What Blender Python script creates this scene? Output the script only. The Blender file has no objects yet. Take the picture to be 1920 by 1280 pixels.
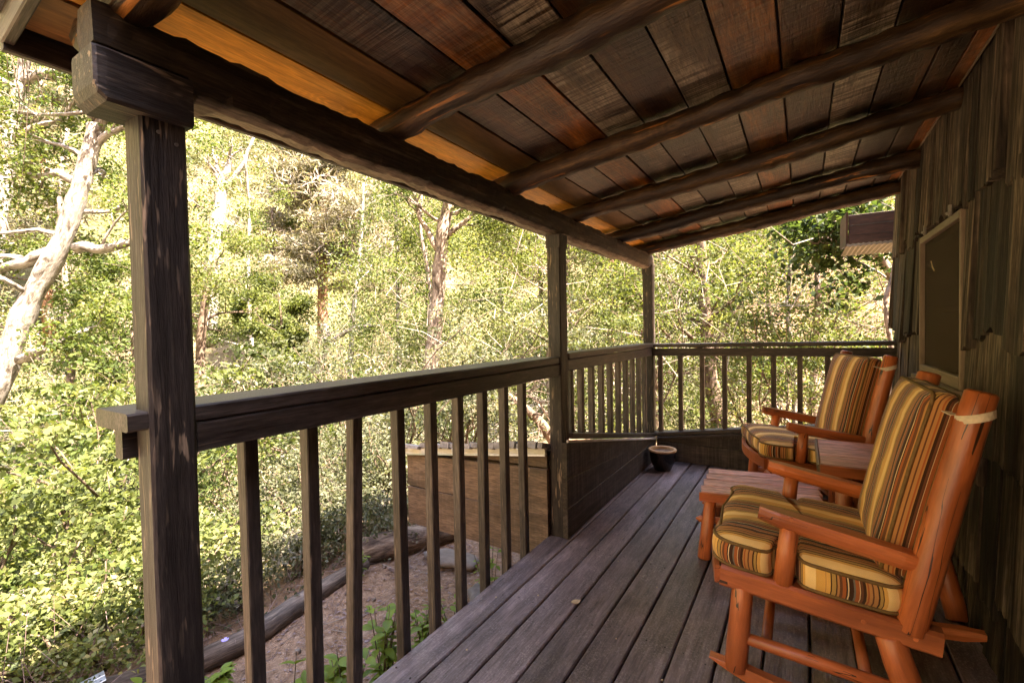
import bpy, math, random
import numpy as np
from mathutils import Vector, Matrix

random.seed(7)
rng = np.random.default_rng(11)
SC = bpy.context.scene
COL = SC.collection
R = math.radians

# ------------------------------------------------------------------ camera
cam = bpy.data.cameras.new('camera')
cam.sensor_width = 36.0
cam.lens = 16.5
cam.clip_start = 0.02
cam.clip_end = 600
camo = bpy.data.objects.new('camera', cam)
COL.objects.link(camo)
TH, PH, RO, CAMH = R(31.87), R(1.391), R(-1.042), 1.2247
fw = Vector((-math.sin(TH) * math.cos(PH), math.cos(TH) * math.cos(PH), -math.sin(PH)))
rt0 = Vector((math.cos(TH), math.sin(TH), 0))
up0 = rt0.cross(fw)
rt = rt0 * math.cos(RO) + up0 * math.sin(RO)
up = -rt0 * math.sin(RO) + up0 * math.cos(RO)
camo.matrix_world = Matrix(((rt.x, up.x, -fw.x, 0), (rt.y, up.y, -fw.y, 0), (rt.z, up.z, -fw.z, CAMH), (0, 0, 0, 1)))
SC.camera = camo

# ------------------------------------------------------------------ sky, sun, exposure
SUN_EL, SUN_AZ = R(57), R(89)      # azimuth measured from +Y towards +X: the sun stands over the cabin
world = bpy.data.worlds.new('World')
SC.world = world
world.use_nodes = True
wn = world.node_tree
bg = wn.nodes['Background']
sky = wn.nodes.new('ShaderNodeTexSky')
sky.sky_type = 'NISHITA'
sky.sun_disc = False
sky.sun_elevation = SUN_EL
sky.sun_rotation = SUN_AZ
sky.air_density = 1.0
sky.dust_density = 1.5
wn.links.new(sky.outputs[0], bg.inputs[0])
bg.inputs[1].default_value = 0.15
sl = bpy.data.lights.new('sun', 'SUN')
sl.energy = 5.0
sl.angle = R(0.5)
sl.color = (1.0, 0.93, 0.80)
slo = bpy.data.objects.new('sun', sl)
COL.objects.link(slo)
sd = Vector((math.sin(SUN_AZ) * math.cos(SUN_EL), math.cos(SUN_AZ) * math.cos(SUN_EL), math.sin(SUN_EL)))
slo.rotation_euler = sd.to_track_quat('Z', 'Y').to_euler()
slo.location = (6, -2, 12)

SC.view_settings.view_transform = 'Standard'
SC.view_settings.look = 'None'
SC.view_settings.exposure = 3.55
SC.view_settings.gamma = 1.0
SC.view_settings.use_curve_mapping = False
SC.view_settings.use_white_balance = True      # camera set for open shade
SC.view_settings.white_balance_temperature = 7150
SC.view_settings.white_balance_tint = 17
SC.render.engine = 'CYCLES'
cy = SC.cycles
cy.max_bounces = 5
cy.diffuse_bounces = 4
cy.glossy_bounces = 2
cy.transmission_bounces = 2
cy.transparent_max_bounces = 6
cy.caustics_reflective = False
cy.caustics_refractive = False
cy.use_denoising = True
cy.use_adaptive_sampling = True
cy.adaptive_threshold = 0.012
cy.sample_clamp_indirect = 8.0

# ------------------------------------------------------------------ materials
class NT:
    def __init__(self, name):
        self.m = bpy.data.materials.new(name)
        self.m.use_nodes = True
        self.t = self.m.node_tree
        self.b = self.t.nodes['Principled BSDF']
        self.out = self.t.nodes['Material Output']
    def n(self, kind, **kw):
        nd = self.t.nodes.new('ShaderNode' + kind)
        for k, v in kw.items():
            if k.startswith('i_'):
                key = k[2:]
                key = int(key) if key.isdigit() else key
                self.put(nd.inputs[key], v)
            else:
                setattr(nd, k, v)
        return nd
    def put(self, sock, v):
        if isinstance(v, bpy.types.NodeSocket):
            self.t.links.new(v, sock)
        elif isinstance(v, bpy.types.Node):
            self.t.links.new(v.outputs[0], sock)
        else:
            sock.default_value = v
    def math(self, op, a, b=0.0, c=None, clamp=False):
        nd = self.n('Math', operation=op, use_clamp=clamp)
        self.put(nd.inputs[0], a); self.put(nd.inputs[1], b)
        if c is not None: self.put(nd.inputs[2], c)
        return nd.outputs[0]
    def vmath(self, op, a, b):
        nd = self.n('VectorMath', operation=op)
        self.put(nd.inputs[0], a); self.put(nd.inputs[1], b)
        return nd.outputs[0]
    def mix(self, f, a, b, blend='MIX'):
        nd = self.n('Mix', data_type='RGBA', blend_type=blend)
        self.put(nd.inputs['Factor'], f)
        self.put(nd.inputs[6], a if not isinstance(a, tuple) else (*a, 1)[:4])
        self.put(nd.inputs[7], b if not isinstance(b, tuple) else (*b, 1)[:4])
        return nd.outputs[2]
    def ramp(self, f, stops, interp='LINEAR'):
        nd = self.n('ValToRGB')
        cr = nd.color_ramp
        cr.interpolation = interp
        while len(cr.elements) < len(stops): cr.elements.new(0.5)
        for e, (p, c) in zip(cr.elements, stops):
            e.position = p
            e.color = (*c, 1) if len(c) == 3 else c
        self.put(nd.inputs[0], f)
        return nd.outputs[0]
    def noise(self, vec, scale=1.0, detail=3.0, rough=0.55, dist=0.0):
        nd = self.n('TexNoise')
        self.put(nd.inputs['Vector'], vec)
        nd.inputs['Scale'].default_value = scale
        nd.inputs['Detail'].default_value = detail
        nd.inputs['Roughness'].default_value = rough
        nd.inputs['Distortion'].default_value = dist
        return nd.outputs[0]
    def attr(self, name):
        return self.n('Attribute', attribute_name=name)
    def set(self, **kw):
        for k, v in kw.items():
            self.put(self.b.inputs[k.replace('_', ' ')], v if not isinstance(v, tuple) else (*v, 1)[:4])
    def bump(self, h, strength=0.3, dist=0.01):
        nd = self.n('Bump')
        nd.inputs['Strength'].default_value = strength
        nd.inputs['Distance'].default_value = dist
        self.put(nd.inputs['Height'], h)
        self.put(self.b.inputs['Normal'], nd.outputs[0])

def gc_vec(t):
    """grain coordinates of a piece of wood (along, across, depth), moved by a random step for each object"""
    a = t.attr('gc').outputs['Vector']
    oi = t.n('ObjectInfo').outputs['Random']
    off = t.n('CombineXYZ'); 
    t.put(off.inputs[0], t.math('MULTIPLY', oi, 37.0)); t.put(off.inputs[1], t.math('MULTIPLY', oi, 13.0)); t.put(off.inputs[2], t.math('MULTIPLY', oi, 7.0))
    return t.vmath('ADD', a, off.outputs[0]), oi

def wood(name, dark, mid, light, along=2.0, across=45.0, rough=0.55, bump=0.25, streak=None, streak_w=0.62, streak_f=0.8,
         streak_along=None, blotch=0.5, spec=0.4, var=0.25, saw=0.0, saw_col=(0.2, 0.19, 0.16), cracks=0.0, speck=None, knots=0.0, coat=0.0, under=None, fine=0.8):
    t = NT(name)
    v, oi = gc_vec(t)
    g1 = t.noise(t.vmath('MULTIPLY', v, (along, across, across)), 1.0, 4, 0.6, 0.4)
    g2 = t.noise(t.vmath('MULTIPLY', v, (along * 5, across * 5, across * 5)), 1.0, 3, 0.6)
    bl = t.noise(t.vmath('MULTIPLY', v, (1.6, 5, 5)), 1.0, 3, 0.55, 0.5)
    gg = t.math('ADD', t.math('MULTIPLY', g1, 0.7), t.math('MULTIPLY', g2, 0.3))
    col = t.ramp(gg, [(0.32, dark), (0.5, mid), (0.68, light)])
    h = gg
    if knots:
        vo = t.n('TexVoronoi', feature='F1')
        t.put(vo.inputs['Vector'], t.vmath('MULTIPLY', v, (2.2, 5.5, 5.5)))
        vo.inputs['Scale'].default_value = 1.0
        d = t.math('ADD', vo.outputs['Distance'], t.math('MULTIPLY', g1, 0.12))
        rings = t.math('SINE', t.math('MULTIPLY', d, 70.0))
        near = t.ramp(d, [(0.0, (1, 1, 1)), (0.18, (1, 1, 1)), (0.42, (0, 0, 0))])
        kk = t.math('MULTIPLY', t.math('MULTIPLY', rings, near), knots)
        core = t.ramp(d, [(0.05, (1, 1, 1)), (0.13, (0, 0, 0))])
        col = t.mix(t.math('ABSOLUTE', kk), col, tuple(0.55 * c for c in dark))
        col = t.mix(t.math('MULTIPLY', core, min(1, knots * 2)), col, tuple(0.4 * c for c in dark))
    if blotch:
        bf = t.ramp(bl, [(0.3, (1 - blotch,) * 3), (0.65, (1.15,) * 3)])
        col = t.mix(1.0, col, bf, 'MULTIPLY')
    if saw:
        s1 = t.noise(t.vmath('MULTIPLY', v, (75, 2.5, 2.5)), 1.0, 2, 0.6, 0.3)
        s2 = t.noise(t.vmath('MULTIPLY', v, (2.4, 6, 6)), 1.0, 3, 0.6)
        msk = t.math('MULTIPLY', t.ramp(s1, [(0.44, (0, 0, 0)), (0.58, (1, 1, 1))]), t.ramp(s2, [(0.40, (0, 0, 0)), (0.52, (1, 1, 1))]))
        col = t.mix(t.math('MULTIPLY', msk, saw), col, saw_col)
        h = t.math('ADD', t.math('MULTIPLY', h, 0.5), t.math('MULTIPLY', s1, 0.8))
    if streak:
        st = t.noise(t.vmath('MULTIPLY', v, (streak_along or along * 1.2, across * 2.2, across * 2.2)), 1.0, 2, 0.5, 0.25)
        wm = t.noise(t.vmath('MULTIPLY', v, (2.6, 9, 9)), 1.0, 3, 0.6)
        sm = t.math('MULTIPLY', t.ramp(st, [(streak_w, (0, 0, 0)), (streak_w + 0.05, (1, 1, 1))]), t.ramp(wm, [(0.42, (0, 0, 0)), (0.6, (1, 1, 1))]))
        col = t.mix(t.math('MULTIPLY', sm, streak_f), col, streak)
    if speck:
        sp = t.noise(v, 110.0, 5, 0.75)
        sp2 = t.noise(v, 6.0, 4, 0.65)
        sf = t.math('MULTIPLY', t.ramp(sp, [(0.5, (0, 0, 0)), (0.72, (1, 1, 1))]), t.ramp(sp2, [(0.35, (0.15,) * 3), (0.7, (1, 1, 1))]))
        col = t.mix(t.math('MULTIPLY', sf, 0.75), col, speck)
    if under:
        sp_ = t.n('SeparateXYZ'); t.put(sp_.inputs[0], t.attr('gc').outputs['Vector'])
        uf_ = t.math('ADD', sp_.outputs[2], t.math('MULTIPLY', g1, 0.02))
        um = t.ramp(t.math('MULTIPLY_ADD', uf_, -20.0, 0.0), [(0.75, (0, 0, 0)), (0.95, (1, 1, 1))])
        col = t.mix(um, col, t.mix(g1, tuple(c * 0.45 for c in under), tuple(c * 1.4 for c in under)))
    if cracks:
        ck = t.noise(t.vmath('MULTIPLY', v, (0.75, 16, 16)), 1.0, 3, 0.5, 0.0)
        cm = t.noise(t.vmath('MULTIPLY', v, (3, 3, 3)), 1.0, 2, 0.5)
        cl = t.math('LESS_THAN', t.math('ABSOLUTE', t.math('SUBTRACT', ck, 0.5)), 0.0045)
        cf = t.math('MULTIPLY', cl, t.math('GREATER_THAN', cm, 0.5))
        col = t.mix(t.math('MULTIPLY', cf, cracks), col, (0.02, 0.008, 0.004))
        h = t.math('SUBTRACT', h, t.math('MULTIPLY', cf, 2.0))
    if fine:
        f1 = t.noise(t.vmath('MULTIPLY', v, (16, 150, 150)), 1.0, 3, 0.65, 0.2)
        f2 = t.noise(t.vmath('MULTIPLY', v, (9, 26, 26)), 1.0, 4, 0.65, 0.3)
        fr = t.ramp(t.math('ADD', t.math('MULTIPLY', f1, 0.6), t.math('MULTIPLY', f2, 0.4)), [(0.36, (1 - 0.62 * fine,) * 3), (0.5, (1.0,) * 3), (0.64, (1 + 0.75 * fine,) * 3)])
        col = t.mix(1.0, col, fr, 'MULTIPLY')
        h = t.math('ADD', h, t.math('MULTIPLY', f1, 0.6))
    vv = t.math('ADD', t.math('MULTIPLY', oi, 2 * var), 1.0 - var)
    cc = t.n('CombineXYZ'); [t.put(cc.inputs[i], vv) for i in range(3)]
    col = t.mix(1.0, col, cc.outputs[0], 'MULTIPLY')
    rr = t.math('ADD', t.math('MULTIPLY', bl, 0.3), rough - 0.15)
    t.set(Base_Color=col, Roughness=rr, Specular_IOR_Level=spec, Coat_Weight=coat)
    t.bump(h, bump, 0.004)
    return t.m

M = {}
M['post'] = wood('dark stained post wood', (0.014, 0.010, 0.008), (0.032, 0.025, 0.021), (0.066, 0.053, 0.044), 1.3, 34, 0.55, 0.8,
                 streak=(0.30, 0.22, 0.15), streak_w=0.60, streak_f=0.8, var=0.12, knots=0.45, streak_along=9.0)
M['rail'] = wood('dark brown rail wood', (0.028, 0.021, 0.017), (0.052, 0.040, 0.033), (0.088, 0.07, 0.058), 1.3, 40, 0.45, 0.7,
                 streak=(0.22, 0.15, 0.10), streak_w=0.66, streak_f=0.5, var=0.15, streak_along=5.0)
M['baluster'] = wood('brown baluster wood', (0.040, 0.030, 0.024), (0.075, 0.057, 0.045), (0.125, 0.098, 0.08), 1.4, 50, 0.5, 0.6,
                     streak=(0.30, 0.22, 0.15), streak_w=0.64, streak_f=0.6, var=0.2, streak_along=7.0)
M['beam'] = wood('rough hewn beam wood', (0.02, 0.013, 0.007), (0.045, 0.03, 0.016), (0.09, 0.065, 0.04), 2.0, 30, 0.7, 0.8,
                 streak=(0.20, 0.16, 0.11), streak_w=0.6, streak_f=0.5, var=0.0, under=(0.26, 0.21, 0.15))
M['log'] = wood('peeled log rafter', (0.010, 0.005, 0.002), (0.044, 0.022, 0.007), (0.125, 0.070, 0.025), 1.6, 17, 0.45, 1.0,
                streak=(0.50, 0.20, 0.04), streak_w=0.62, streak_f=0.8, var=0.15, knots=0.5, blotch=0.7)
M['ceiling'] = wood('dark ceiling board', (0.012, 0.004, 0.001), (0.13, 0.042, 0.007), (0.44, 0.165, 0.028), 1.2, 13, 0.34, 1.0,
                    saw=0.62, saw_col=(0.22, 0.155, 0.085), blotch=0.92, var=0.62, knots=0.8, spec=0.7)
M['ceiling_dark'] = wood('shade darkened ceiling board', (0.007, 0.003, 0.001), (0.045, 0.016, 0.005), (0.17, 0.066, 0.016), 1.2, 13, 0.36, 1.0,  # boards vary in tone; these are darkened further to imitate ceiling shade
                         saw=0.5, saw_col=(0.13, 0.10, 0.065), blotch=0.9, var=0.3, knots=0.7, spec=0.7)
M['ceiling_grey'] = wood('grey rough sawn ceiling board', (0.02, 0.010, 0.005), (0.115, 0.068, 0.034), (0.27, 0.19, 0.12), 1.2, 13, 0.36, 1.1,
                         saw=0.95, saw_col=(0.36, 0.30, 0.22), blotch=0.85, var=0.3, knots=0.6, spec=0.7)
M['ceiling_red'] = wood('red orange ceiling board', (0.02, 0.006, 0.002), (0.22, 0.066, 0.009), (0.54, 0.20, 0.034), 1.2, 13, 0.36, 0.9,
                        saw=0.35, saw_col=(0.26, 0.18, 0.11), blotch=0.85, var=0.25, knots=0.8, spec=0.7)
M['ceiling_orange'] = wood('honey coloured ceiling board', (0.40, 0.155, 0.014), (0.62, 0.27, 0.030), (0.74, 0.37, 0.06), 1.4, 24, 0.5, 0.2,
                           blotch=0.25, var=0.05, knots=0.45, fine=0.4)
M['ceiling_brown'] = wood('brown ceiling board', (0.10, 0.045, 0.012), (0.17, 0.080, 0.021), (0.22, 0.11, 0.032), 1.4, 24, 0.55, 0.2, blotch=0.25, var=0.05, fine=0.45)
M['deck'] = wood('worn purple brown deck paint', (0.086, 0.060, 0.055), (0.170, 0.122, 0.114), (0.265, 0.20, 0.19), 1.6, 24, 0.45, 0.9,
                 speck=(0.50, 0.42, 0.385), blotch=0.6, var=0.2, spec=0.5, streak=(0.03, 0.022, 0.02), streak_w=0.63, streak_f=0.7, knots=0.12, fine=0.5, streak_along=7.0)
M['parapet'] = wood('dark parapet plank', (0.028, 0.02, 0.013), (0.045, 0.033, 0.024), (0.075, 0.056, 0.042), 1.8, 40, 0.6, 0.3, saw=0.4,
                    saw_col=(0.13, 0.105, 0.08), var=0.15)
M['bin'] = wood('brown bin plank', (0.115, 0.070, 0.043), (0.15, 0.092, 0.057), (0.19, 0.122, 0.08), 1.1, 12, 0.65, 0.2, saw=0.12,
                saw_col=(0.25, 0.19, 0.14), var=0.2, blotch=0.45, knots=0.15)
M['shingle'] = wood('weathered grey shingle', (0.006, 0.004, 0.003), (0.075, 0.053, 0.035), (0.26, 0.195, 0.135), 0.7, 42, 0.75, 1.0, blotch=0.75, var=0.6, spec=0.25)
M['wall_core'] = wood('dark wall sheathing', (0.01, 0.008, 0.006), (0.018, 0.014, 0.01), (0.025, 0.02, 0.015), 1, 30, 0.8, 0.2, var=0)
M['orange'] = wood('terracotta painted log', (0.35, 0.085, 0.026), (0.50, 0.132, 0.041), (0.58, 0.175, 0.06), 1.5, 14, 0.36, 0.25, blotch=0.5, var=0.07, cracks=0.95, spec=0.6, fine=0.22,
                   streak=(0.56, 0.27, 0.15), streak_w=0.69, streak_f=0.5)
M['orange_top'] = wood('scuffed pink brown table paint', (0.34, 0.11, 0.085), (0.56, 0.255, 0.215), (0.70, 0.42, 0.375), 1.2, 40, 0.4, 0.35,
                       streak=(0.10, 0.035, 0.025), streak_w=0.64, streak_f=0.85, blotch=0.3, var=0.06, spec=0.5)
M['cream'] = wood('cream window frame paint', (0.15, 0.105, 0.068), (0.21, 0.148, 0.10), (0.26, 0.19, 0.13), 1.2, 30, 0.5, 0.1, blotch=0.3, var=0.05, fine=0.25)
M['white_trim'] = wood('weathered white trim', (0.50, 0.48, 0.43), (0.62, 0.60, 0.54), (0.70, 0.68, 0.62), 1.2, 30, 0.6, 0.15, blotch=0.35, var=0.05, fine=0.3)
M['bark_log'] = wood('dead grey log', (0.035, 0.024, 0.017), (0.11, 0.08, 0.06), (0.22, 0.17, 0.13), 2.0, 26, 0.85, 1.0, blotch=0.6, var=0.2)
M['redbrown'] = wood('red brown soffit board', (0.028, 0.010, 0.005), (0.045, 0.017, 0.008), (0.065, 0.025, 0.012), 1.5, 18, 0.6, 0.2, blotch=0.4, var=0.05)

def simple(name, col, rough=0.6, metal=0.0, var=0.25, scale=20, bump=0.0, spec=0.4):
    t = NT(name)
    co = t.n('TexCoord').outputs['Object']
    n = t.noise(co, scale, 4, 0.6)
    c = t.ramp(n, [(0.3, tuple(x * (1 - var) for x in col)), (0.7, tuple(min(1, x * (1 + var)) for x in col))])
    t.set(Base_Color=c, Roughness=rough, Metallic=metal, Specular_IOR_Level=spec)
    if bump: t.bump(n, bump, 0.01)
    return t.m
M['metal'] = simple('galvanised metal', (0.55, 0.57, 0.60), 0.4, 0.8, 0.15, 60)
M['hole'] = simple('punched hole', (0.02, 0.02, 0.02), 0.9)
M['iron'] = simple('rusted clip metal', (0.25, 0.22, 0.18), 0.5, 0.6, 0.3, 50)
M['pot_glaze'] = simple('black brown glaze', (0.012, 0.008, 0.006), 0.22, 0, 0.4, 12)
M['pot_rim'] = simple('tan unglazed rim', (0.50, 0.31, 0.15), 0.6, 0, 0.2, 40)
M['pot_soil'] = simple('potting soil', (0.16, 0.10, 0.06), 0.9, 0, 0.5, 60, 0.5)
M['strap'] = simple('cream cloth strap', (0.60, 0.48, 0.36), 0.8, 0, 0.15, 80)
M['dead_leaf'] = simple('dry tan leaf', (0.55, 0.40, 0.22), 0.6, 0, 0.2, 60)
M['orange_leaf'] = simple('dry orange leaf', (0.55, 0.26, 0.07), 0.6, 0, 0.25, 40)
M['stone'] = simple('pale flat stone', (0.15, 0.12, 0.095), 0.85, 0, 0.3, 14, 0.6)
M['stone_dark'] = simple('dark field stone', (0.12, 0.105, 0.095), 0.85, 0, 0.35, 14, 0.6)
M['flower'] = simple('lilac petal', (0.34, 0.30, 0.72), 0.6, 0, 0.1, 30)
M['curtain'] = simple('dim curtain', (0.36, 0.29, 0.19), 0.9, 0, 0.2, 6)
M['roofing'] = simple('grey roofing felt', (0.09, 0.085, 0.08), 0.9, 0, 0.3, 6, 0.3)
M['shake_top'] = simple('split grey shakes', (0.28, 0.25, 0.22), 0.85, 0, 0.45, 25, 0.8)

# screen cloth of the window: fine woven mesh, half see-through
t = NT('brown insect screen')
t.set(Base_Color=(0.060, 0.040, 0.024), Roughness=0.8, Specular_IOR_Level=0.1)
tr = t.n('BsdfTransparent')
mx = t.n('MixShader')
mx.inputs[0].default_value = 0.74
t.t.links.new(tr.outputs[0], mx.inputs[1]); t.t.links.new(t.b.outputs[0], mx.inputs[2]); t.t.links.new(mx.outputs[0], t.out.inputs[0])
M['screen'] = t.m
t = NT('dim window glass')
t.set(Base_Color=(0.03, 0.024, 0.018), Roughness=0.15, Specular_IOR_Level=0.5)
M['glass'] = t.m

# striped cushion cloth
def stripes(name, period=0.20):
    t = NT(name)
    a = t.attr('gc').outputs['Vector']
    sx = t.n('SeparateXYZ'); t.put(sx.inputs[0], a)
    f = t.math('FRACT', t.math('DIVIDE', t.math('ADD', sx.outputs[1], 4.0), period))
    gold = (0.76, 0.405, 0.105); pale = (0.95, 0.64, 0.27); dk = (0.055, 0.022, 0.010); br = (0.15, 0.055, 0.024); rust = (0.38, 0.105, 0.03)
    cream = (0.76, 0.56, 0.33); tan = (0.48, 0.22, 0.075); grey = (0.17, 0.14, 0.11); olive = (0.46, 0.27, 0.08)
    st = [(0.0, gold), (0.03, pale), (0.17, gold), (0.215, dk), (0.23, olive), (0.265, dk), (0.285, tan), (0.33, br), (0.35, tan), (0.385, rust), (0.405, tan),
          (0.42, dk), (0.455, br), (0.49, cream), (0.50, rust), (0.545, grey), (0.57, dk), (0.625, cream), (0.637, dk), (0.66, rust), (0.70, br), (0.735, tan),
          (0.765, dk), (0.78, olive), (0.83, dk), (0.845, gold), (0.90, tan), (0.91, gold)]
    c = t.ramp(f, st, 'CONSTANT')
    w = t.noise(t.vmath('MULTIPLY', a, (700, 700, 700)), 1.0, 2, 0.6)
    lg = t.noise(a, 9, 3, 0.6)
    c = t.mix(0.35, c, t.ramp(w, [(0.3, (0.5,) * 3), (0.7, (1.25,) * 3)]), 'MULTIPLY')
    c = t.mix(0.5, c, t.ramp(lg, [(0.3, (0.72,) * 3), (0.7, (1.12,) * 3)]), 'MULTIPLY')
    t.set(Base_Color=c, Roughness=0.85, Specular_IOR_Level=0.15, Sheen_Weight=0.15)
    t.bump(t.math('ADD', w, t.math('MULTIPLY', lg, 3.0)), 0.25, 0.003)
    return t.m
M['stripe'] = stripes('striped cushion cloth', 0.205)
M['piping'] = simple('brown cushion piping', (0.16, 0.09, 0.03), 0.8, 0, 0.2, 50)

def leafmat(name, stops, trans=0.48, rough=0.5, var=True):
    t = NT(name)
    r = t.attr('rnd').outputs['Fac']
    oi = t.n('ObjectInfo').outputs['Random']
    f = t.math('ADD', r, t.math('MULTIPLY', t.math('SUBTRACT', oi, 0.5), 0.25), clamp=True) if var else r
    c = t.ramp(f, [(p, (q[0] * 0.60, q[1] * 0.56, q[2] * 0.90)) for p, q in stops])
    t.set(Base_Color=c, Roughness=rough + 0.08, Specular_IOR_Level=0.25)
    tl = t.n('BsdfTranslucent')
    t.put(tl.inputs[0], t.mix(1.0, c, (1.2, 1.2, 0.6), 'MULTIPLY'))
    mx = t.n('MixShader'); mx.inputs[0].default_value = trans
    t.t.links.new(t.b.outputs[0], mx.inputs[1]); t.t.links.new(tl.outputs[0], mx.inputs[2]); t.t.links.new(mx.outputs[0], t.out.inputs[0])
    return t.m
M['leaf'] = leafmat('spring leaf', [(0.0, (0.045, 0.075, 0.014)), (0.35, (0.105, 0.165, 0.026)), (0.7, (0.19, 0.255, 0.04)), (1.0, (0.33, 0.36, 0.09))])
M['leaf_bright'] = leafmat('bright young leaf', [(0.0, (0.055, 0.08, 0.015)), (0.4, (0.14, 0.19, 0.032)), (0.8, (0.26, 0.31, 0.06)), (1.0, (0.42, 0.43, 0.13))])
M['leaf_dark'] = leafmat('broad dark leaf', [(0.0, (0.03, 0.06, 0.012)), (0.5, (0.075, 0.125, 0.022)), (1.0, (0.16, 0.21, 0.04))])
M['leaf_pale'] = leafmat('pale silvery shrub leaf', [(0.0, (0.08, 0.10, 0.035)), (0.4, (0.155, 0.185, 0.06)), (0.75, (0.25, 0.265, 0.10)), (1.0, (0.36, 0.35, 0.18))])
M['leaf_hill'] = leafmat('hillside scrub leaf', [(0.0, (0.07, 0.09, 0.03)), (0.3, (0.15, 0.19, 0.05)), (0.6, (0.27, 0.29, 0.10)), (0.85, (0.40, 0.36, 0.18)), (1.0, (0.50, 0.44, 0.27))], 0.3)
M['needle'] = leafmat('grey green pine needle', [(0.0, (0.12, 0.135, 0.055)), (0.4, (0.28, 0.28, 0.12)), (0.8, (0.46, 0.43, 0.21)), (1.0, (0.60, 0.54, 0.30))], 0.35)
M['weed'] = leafmat('low weed leaf', [(0.0, (0.12, 0.19, 0.015)), (0.5, (0.24, 0.37, 0.03)), (1.0, (0.40, 0.52, 0.06))], 0.3, 0.4)
M['straw'] = leafmat('dry grass blade', [(0.0, (0.22, 0.15, 0.08)), (0.5, (0.38, 0.28, 0.15)), (1.0, (0.55, 0.44, 0.27))], 0.2)

def bark(name, base, light, darkc, scale=3.0, patch=0.5):
    t = NT(name)
    a = t.attr('gc').outputs['Vector']
    p = t.noise(t.vmath('MULTIPLY', a, (1.2, 3.0, 3.0)), scale, 4, 0.6, 0.6)
    f = t.noise(t.vmath('MULTIPLY', a, (2.5, 14, 14)), scale, 4, 0.65)
    c = t.ramp(p, [(0.35, darkc), (0.5, base), (0.62, light)])
    c = t.mix(patch, c, t.ramp(f, [(0.35, (0.35,) * 3), (0.6, (1.1,) * 3)]), 'MULTIPLY')
    t.set(Base_Color=c, Roughness=0.85, Specular_IOR_Level=0.2)
    t.bump(t.math('ADD', p, f), 0.6, 0.03)
    return t.m
M['bark_white'] = bark('white mottled sycamore bark', (0.30, 0.27, 0.235), (0.38, 0.35, 0.31), (0.09, 0.072, 0.055), 4.2, 0.6)
M['bark_mottled'] = bark('flaking grey bark', (0.27, 0.21, 0.165), (0.40, 0.33, 0.275), (0.08, 0.06, 0.045), 4.0, 0.5)
M['bark_red'] = bark('red brown pine bark', (0.30, 0.165, 0.105), (0.42, 0.26, 0.18), (0.12, 0.07, 0.045), 2.5, 0.5)
M['bark_brown'] = bark('rough brown bark', (0.15, 0.105, 0.075), (0.24, 0.18, 0.13), (0.06, 0.042, 0.03), 5.0, 0.6)
M['twig_pale'] = bark('pale bare twig', (0.30, 0.25, 0.20), (0.40, 0.35, 0.29), (0.15, 0.12, 0.09), 4, 0.3)
M['twig_dark'] = bark('dark twig', (0.13, 0.095, 0.065), (0.19, 0.14, 0.1), (0.06, 0.045, 0.03), 5, 0.4)

# ground: red soil by the porch, pale dry earth and litter on the slopes
t = NT('soil and dry litter')
co = t.n('NewGeometry').outputs['Position']
sx = t.n('SeparateXYZ'); t.put(sx.inputs[0], co)
n1 = t.noise(co, 1.3, 5, 0.6); n2 = t.noise(co, 22, 5, 0.7); n3 = t.noise(co, 0.12, 4, 0.6); n4 = t.noise(co, 90, 3, 0.7)
soil = t.ramp(n2, [(0.3, (0.15, 0.088, 0.052)), (0.5, (0.255, 0.158, 0.098)), (0.72, (0.36, 0.245, 0.165))])
soil = t.mix(0.6, soil, t.ramp(n4, [(0.35, (0.6,) * 3), (0.65, (1.2,) * 3)]), 'MULTIPLY')
dry = t.ramp(n1, [(0.3, (0.075, 0.06, 0.032)), (0.5, (0.135, 0.108, 0.062)), (0.7, (0.21, 0.17, 0.11))])
dry = t.mix(t.ramp(n3, [(0.42, (0, 0, 0)), (0.6, (0.7,) * 3)]), dry, (0.10, 0.11, 0.035))
wash = t.ramp(t.math('MULTIPLY_ADD', t.math('ADD', sx.outputs[0], t.math('MULTIPLY', n3, 6.0)), 0.05, 1.0), [(0.50, (0, 0, 0)), (0.58, (1, 1, 1)), (0.80, (1, 1, 1)), (0.86, (0, 0, 0))])
sand = t.ramp(n2, [(0.3, (0.16, 0.13, 0.10)), (0.6, (0.36, 0.32, 0.26))])
dry = t.mix(t.math('MULTIPLY', wash, t.ramp(n1, [(0.42, (0, 0, 0)), (0.55, (1, 1, 1))])), dry, sand)
mask = t.math('ADD', sx.outputs[0], t.math('MULTIPLY', n1, 0.9))
mk = t.ramp(t.math('MULTIPLY_ADD', mask, 0.2, 1.0), [(0.34, (0, 0, 0)), (0.46, (1, 1, 1))])
t.set(Base_Color=t.mix(mk, dry, soil), Roughness=0.95, Specular_IOR_Level=0.1)
t.bump(t.math('ADD', n2, t.math('MULTIPLY', n4, 0.5)), 0.7, 0.03)
M['ground'] = t.m

# ------------------------------------------------------------------ mesh helpers
ORG = {}          # world origin of every un-rotated thing, so that parts can be built in world coordinates

def tag(o, label=None, cat=None, group=None, kind=None):
    if label: o['label'] = label
    if cat: o['category'] = cat
    if group: o['group'] = group
    if kind: o['kind'] = kind
    return o

def thing(name, label, cat, loc=(0, 0, 0), group=None, rotz=0.0):
    o = bpy.data.objects.new(name, None)
    COL.objects.link(o)
    o.location = loc
    o.rotation_euler = (0, 0, rotz)
    o.empty_display_size = 0.1
    ORG[o] = np.array(loc, float) if rotz == 0 else np.zeros(3)
    return tag(o, label, cat, group)

def noise1(x, seed=0.0):
    return (math.sin(x * 1.7 + seed * 3.1) + math.sin(x * 3.9 + seed * 7.7) * 0.5 + math.sin(x * 8.3 + seed * 1.3) * 0.25) / 1.75

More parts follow.
